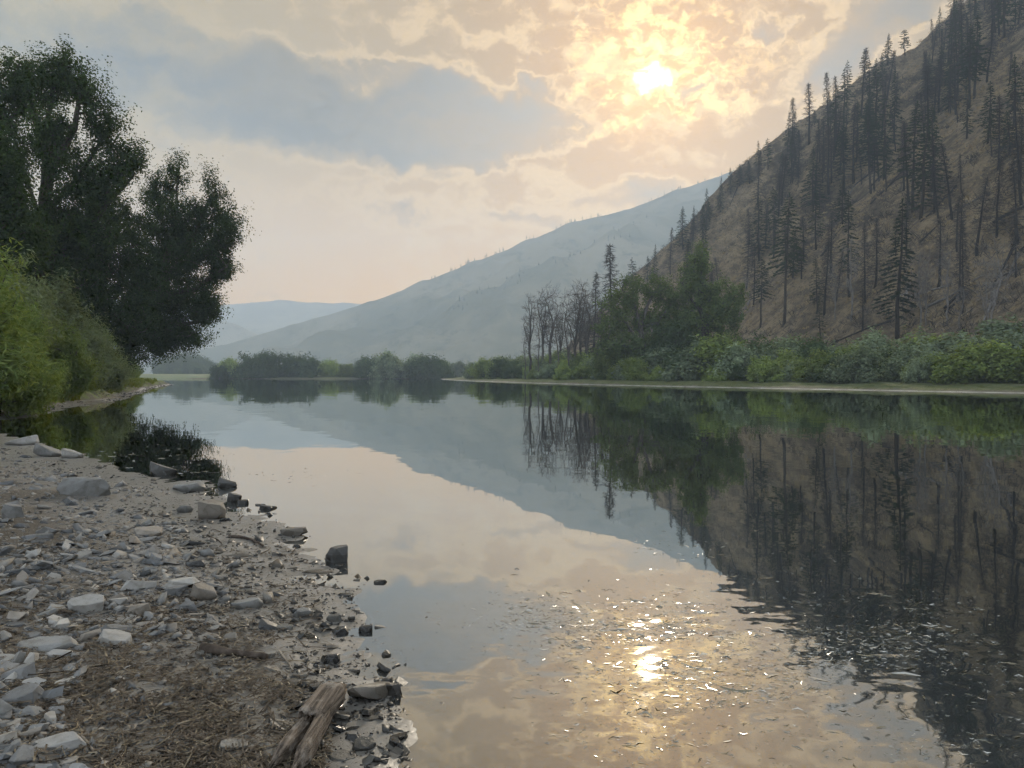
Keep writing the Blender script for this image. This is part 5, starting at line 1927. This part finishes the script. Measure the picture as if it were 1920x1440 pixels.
def strips(mb, X, Y, Z, Ls, wd, rng, curl=.25):
    n = len(X)
    a = rng.uniform(0, 6.28, n)
    d = np.stack([np.cos(a), np.sin(a), rng.normal(size=n) * .12], 1)
    s_ = np.stack([-np.sin(a), np.cos(a), rng.normal(size=n) * .3], 1)
    c0 = np.stack([X, Y, Z + rng.uniform(.004, .022, n)], 1)
    cur = rng.normal(size=n) * curl
    pts = []
    for f in (-.5, 0, .5):
        c_ = c0 + d * (Ls * f)[:, None] + s_ * (Ls * cur * (f * f * 4 - .5) * .5)[:, None]
        pts += [c_ - s_ * (wd * .5)[:, None], c_ + s_ * (wd * .5)[:, None]]
    V = np.stack(pts, 1)
    i = np.arange(n) * 6
    mb.add(V.reshape(-1, 3), np.concatenate([np.stack([i, i + 1, i + 3, i + 2], 1), np.stack([i + 2, i + 3, i + 5, i + 4], 1)]))


def litter(n, fn, L0, W0, mat, name, label):
    X, Y, Z = [], [], []
    PX = rng.uniform(-20, 620, n)
    PY = rng.uniform(960, 1460, n)
    r_ = np.array([ray(x, y) for x, y in zip(PX, PY)])
    z = np.full(n, .15)
    for it in range(10):
        Yq = (z - CAMZ) / r_[:, 1]
        z = .5 * z + .5 * shore_z(r_[:, 0] * Yq, Yq, True)
    Xq = r_[:, 0] * Yq
    k = (shore_d(Xq, Yq) > .25) & (rng.uniform(0, 1, n) < fn(PX, PY, Xq, Yq))
    Xq, Yq, z = Xq[k], Yq[k], z[k]
    Ls = np.exp(rng.normal(math.log(L0), .5, len(Xq)))
    mb = MB()
    strips(mb, Xq, Yq, z, Ls, W0 * rng.uniform(.6, 1.5, len(Xq)) * (.5 + .12 * Yq), rng)
    tag(mb.build(name, mat), label, 'litter', None, 'stuff')


zone = lambda PX, PY, X, Y: np.clip(sstep(-.15, .2, fbm(X * 1.1, Y * 1.1, 97, 4) + .20 * sstep(20, 260, PX) * sstep(600, 420, PX) * sstep(1060, 1300, PY)) * (.25 + .75 * sstep(1000, 1200, PY)) * (.3 + .7 * (vnoise(X * 5, Y * 5, 98) > .4)) + .05, 0, 1)
litter(5200, zone, .042, .0034, M['straw'], 'straw_litter', 'pale straw and stems strewn over the dark silt')
litter(15000, zone, .042, .007, M['litter'], 'dark_litter', 'dark rotten leaves and stems matted on the silt')

twz = lambda PX, PY, X, Y: .25 + .6 * sstep(1080, 1250, PY) * (PX > 60)
litter(420, twz, .17, .008, M['litter'], 'twig_litter', 'thin dark twigs strewn over the beach')
litter(260, twz, .14, .007, M['straw'], 'pale_twig_litter', 'thin pale twigs and reeds strewn over the beach')

# ------------------------------------------------------------------ sticks
M['stick'] = bark_mat('grey stick', (0.13, 0.105, 0.08), (0.30, 0.26, 0.21), 10.0)
M['stick_dark'] = bark_mat('dark stick', (0.035, 0.028, 0.022), (0.10, 0.08, 0.065), 10.0)
for k, (pts, rpx, mt, lab) in enumerate([
        ([(268, 1158), (330, 1157), (380, 1154), (424, 1149)], 4, 'stick', 'long straight pale stick beside the tan cube stone'),
        ([(285, 1412), (330, 1392), (380, 1372), (418, 1352)], 5, 'stick_dark', 'long dark stick lying across the lower beach'),
        ([(152, 1384), (172, 1408), (190, 1430), (206, 1450)], 6, 'stick', 'pale stick running off the bottom edge at the left'),
        ([(466, 1326), (463, 1350), (465, 1372), (474, 1386)], 3.5, 'stick', 'thin curved stick in the mud left of the driftwood'),
        ([(424, 1436), (446, 1424), (468, 1410), (484, 1400)], 5, 'stick', 'short pale stick just left of the driftwood'),
        ([(524, 1222), (534, 1236), (542, 1248), (549, 1258)], 3.5, 'stick', 'grey stick leaning off the dark branch stub'),
        ([(276, 1342), (290, 1352), (305, 1360), (316, 1364)], 3.5, 'stick_dark', 'short dark bent stick in the strawy silt'),
        ([(304, 1384), (308, 1372), (312, 1358)], 4, 'stick', 'stubby pale stick crossing the dark bent one'),
        ([(430, 1008), (455, 1010), (476, 1016), (492, 1026)], 6, 'stick_dark', 'thick dark curved branch on the upper wet mud'),
        ([(390, 1005), (405, 1012), (416, 1020)], 3, 'stick_dark', 'thin twig left of the thick curved branch'),
        ([(180, 1338), (184, 1324), (186, 1312)], 3, 'stick', 'small upright straw coloured stem at the lower left'),
        ([(124, 1330), (128, 1342), (130, 1350)], 3, 'stick', 'tiny pale stick left of the upright stem'),
        ([(242, 1390), (250, 1378), (254, 1364)], 3, 'stick', 'short pale stem above the long dark stick'),
        ([(132, 980), (160, 982), (182, 984)], 3, 'stick', 'thin pale stick lying beyond the large boulder'),
        ([(490, 1040), (500, 1034), (508, 1028)], 2.5, 'stick', 'slender twig on the wet mud below the thick curved branch'),
        ([(344, 1162), (362, 1176), (378, 1186)], 3, 'stick_dark', 'dark twig under the long straight pale stick')]):
    P3 = []
    for px, py in pts:
        p = hit_beach(px, py)
        P3.append((p[0], p[1], p[2]))
    P3 = np.array(P3)
    r_ = rpx / F * P3[:, 1].mean() * .5
    q = np.linspace(0, len(P3) - 1, 4 * len(P3))
    C_ = np.stack([np.interp(q, np.arange(len(P3)), P3[:, i_]) for i_ in range(3)], 1)
    C_[:, 2] = np.maximum(C_[:, 2], shore_z(C_[:, 0], C_[:, 1], True)) + r_ * .8
    C_[:, :2] += rng.normal(size=(len(q), 2)) * r_ * .35
    mb = MB()
    mb.tube(C_, r_ * (1.1 - .45 * np.linspace(0, 1, len(q))) * rng.uniform(.85, 1.15, len(q)), 6)
    tag(mb.build('stick', M[mt], None, True), lab, 'stick')

# short dark branch stub half buried above the driftwood
p0 = np.array(hit_beach(378, 1222))
p1 = np.array(hit_beach(500, 1240))
mb = MB()
q = np.linspace(0, 1, 12)
C_ = p0 + np.outer(q, p1 - p0)
C_[:, 2] = shore_z(C_[:, 0], C_[:, 1]) + .022
mb.tube(C_, .030 * (1 + .25 * np.sin(q * 9)) * (1 - .4 * q), 8)
tag(mb.build('rotten_branch', M['stick_dark'], None, True), 'dark rotten branch half sunk in straw above the driftwood', 'branch')


# ------------------------------------------------------------------ driftwood log, split along its grain
def drift_mat():
    m, t, out = material('driftwood')
    tco = t.new('ShaderNodeTexCoord').outputs['Object']
    g = t.vm('MULTIPLY', tco, (3.0, 60.0, 60.0))
    n1 = t.noise(g, 1.0, 5.0, .7)
    n2 = t.noise(tco, 14.0, 4.0, .6)
    col = t.mix(t.ss(n1, .35, .65), (0.045, 0.035, 0.027), (0.19, 0.15, 0.115))
    col = t.mix(t.m('MULTIPLY', t.ss(n2, .5, .75), .6), col, (0.36, 0.32, 0.27))
    principled(t, out, col, .85, .2, bump(t, n1, 1.0, .012))
    return m


M['drift'] = drift_mat()
A = np.array(hit_beach(530, 1458))
B = np.array(hit_beach(624, 1330))
ax_ = B - A
Ln = np.linalg.norm(ax_[:2])
log = empty('driftwood_log', (A[0], A[1], A[2]), math.atan2(ax_[1], ax_[0]))
log.rotation_euler = (0, -math.atan2(ax_[2] + .03, Ln), math.atan2(ax_[1], ax_[0]))


def log_piece(name, x0_, x1_, yc, wd, ht, seed, zc=0.0, taper0=.35, taper1=.8):
    rng_ = np.random.default_rng(seed)
    nx, ns = 46, 26
    xs_ = np.linspace(x0_, x1_, nx)
    V = []
    for i_, x in enumerate(xs_):
        f = i_ / (nx - 1)
        k_ = min(1, taper0 + f * 3.0) * min(1, taper1 + (1 - f) * 2)
        for j in range(ns):
            a = 2 * math.pi * j / ns
            ca, sa_ = math.cos(a), math.sin(a)
            sq = (abs(ca) ** 3.5 + abs(sa_) ** 3.5) ** (-1 / 3.5)
            # long cracks running with the grain
            ck = float(vnoise(np.array([x * 3.0 + 9]), np.array([j * .9 + seed]), seed)[0])
            crack = 1 - .20 * max(0, ck - .52) / .48 * (1 if j % 3 else 1.8)
            wv_ = 1 + .08 * float(fbm(np.array([x * 5.]), np.array([j * .35]), seed + 1, 3)[0])
            V.append((x, yc + ca * sq * wd * .5 * k_ * crack * wv_ + .02 * math.sin(x * 4 + seed), zc + ht * .5 + sa_ * sq * ht * .5 * k_ * crack * wv_))
    V = np.array(V)
    # ragged broken ends
    V[:ns, 0] += rng_.uniform(-.06, .05, ns)
    V[-ns:, 0] += rng_.uniform(-.03, .05, ns)
    i = np.arange(nx - 1)[:, None] * ns
    j = np.arange(ns)[None]
    Q = np.stack([i + j, i + (j + 1) % ns, i + ns + (j + 1) % ns, i + ns + j], -1).reshape(-1, 4)
    mb_ = MB()
    c0 = len(V)
    V = np.concatenate([V, [V[:ns].mean(0) + np.array([.05, 0, 0]), V[-ns:].mean(0) - np.array([.02, 0, 0])]])
    T = [[c0, (k + 1) % ns, k] for k in range(ns)] + [[c0 + 1, (nx - 1) * ns + k, (nx - 1) * ns + (k + 1) % ns] for k in range(ns)]
    mb_.add(V, Q, T)
    return mb_.build(name, M['drift'], log, True)


wl = .135
log_piece('split_plank', 0.0, Ln * .62, .045, wl * .42, .085, 3, .0, .25, .9)
log_piece('split_plank', -.05, Ln * .66, -.045, wl * .5, .095, 5, .0, .2, .9)
log_piece('weathered_trunk', Ln * .52, Ln * 1.0, 0.005, wl, .115, 8, .005, .8, .75)
tag(log, 'weathered grey brown driftwood log split lengthwise at the bottom of the beach', 'driftwood')

# ------------------------------------------------------------------ floating weed and leaves on the river
def weed_mat():
    m, t, out = material('wet floating weed')
    r_ = t.new('ShaderNodeNewGeometry').outputs['Random Per Island']
    col = t.ramp(r_, [(0, (.03, .03, .02)), (.4, (.10, .095, .06)), (.75, (.20, .185, .14)), (1, (.55, .53, .47))])
    p_ = principled(t, out, col, .22, 1.0)
    p_.inputs['Coat Weight'].default_value = 0.6
    p_.inputs['Coat Roughness'].default_value = .1
    p_.inputs['Coat IOR'].default_value = 1.6
    return m


M['weed'] = weed_mat()
rng = np.random.default_rng(55)
mb = MB()
ZN = [(1180, 1175, 230, 60, 3200), (1030, 1160, 90, 40, 700), (1260, 1260, 200, 90, 1900), (1240, 1400, 180, 60, 1100), (1480, 1290, 230, 110, 2600), (1620, 1180, 230, 70, 1500), (1690, 1210, 130, 60, 450),
      (1750, 1330, 200, 80, 900), (1860, 1290, 100, 90, 450), (1560, 1140, 260, 60, 450), (1650, 1400, 180, 40, 260), (240, 852, 150, 16, 380), (330, 880, 80, 16, 220), (1260, 1020, 90, 20, 110), (1330, 1045, 60, 16, 80), (660, 730, 260, 8, 120), (1010, 1090, 300, 60, 60), (560, 890, 110, 14, 90), (1450, 1060, 300, 40, 90)]
PX, PY = [], []
for x, y, rx, ry, n in ZN:
    PX.append(rng.normal(size=n) * rx * .55 + x)
    PY.append(rng.normal(size=n) * ry * .55 + y)
PX = np.concatenate(PX)
PY = np.concatenate(PY)
r_ = np.array([ray(x, y) for x, y in zip(PX, PY)])
ok = r_[:, 1] < -.012
r_ = r_[ok]
Yq = -CAMZ / r_[:, 1]
Xq = r_[:, 0] * Yq
k = (rng.uniform(0, 1, len(Xq)) < .75) & (shore_d(Xq, Yq) < -.05) & (Yq > 2.2) & ((vnoise((Xq + .2 * Yq) * 1.1, (Yq - .25 * Xq) * 4.0, 66) > .48) | (rng.uniform(0, 1, len(Xq)) < .22))
Xq, Yq = Xq[k], Yq[k]
n = len(Xq)
Ls = np.exp(rng.normal(math.log(.0145), .6, n)) * (.55 + .13 * Yq)
wd = Ls * rng.uniform(.06, .17, n) + .0013
a = rng.normal(size=n) * .55 - .15
d = np.stack([np.cos(a), np.sin(a), rng.normal(size=n) * .05], 1)
tilt = rng.normal(size=n) * .35 + .35
s_ = np.stack([-np.sin(a) * np.cos(tilt), np.cos(a) * np.cos(tilt), np.sin(tilt)], 1)
cur = rng.normal(size=n) * .18
c0 = np.stack([Xq, Yq, np.full(n, .003)], 1)
pts = []
for f, wf in ((-.5, .3), (0, 1), (.5, .3)):
    c_ = c0 + d * (Ls * f)[:, None] + s_ * (Ls * cur * (f * f * 4 - .5))[:, None]
    pts += [c_ - s_ * (wd * .5 * wf)[:, None], c_ + s_ * (wd * .5 * wf)[:, None]]
V = np.stack(pts, 1)
V[:, :, 2] = np.maximum(V[:, :, 2], -.004)
i = np.arange(n) * 6
mb.add(V.reshape(-1, 3), np.concatenate([np.stack([i, i + 1, i + 3, i + 2], 1), np.stack([i + 2, i + 3, i + 5, i + 4], 1)]))
tag(mb.build('floating_weed', M['weed'], None, True), 'bits of weed and leaf drifting on the river surface', 'weed', None, 'stuff')
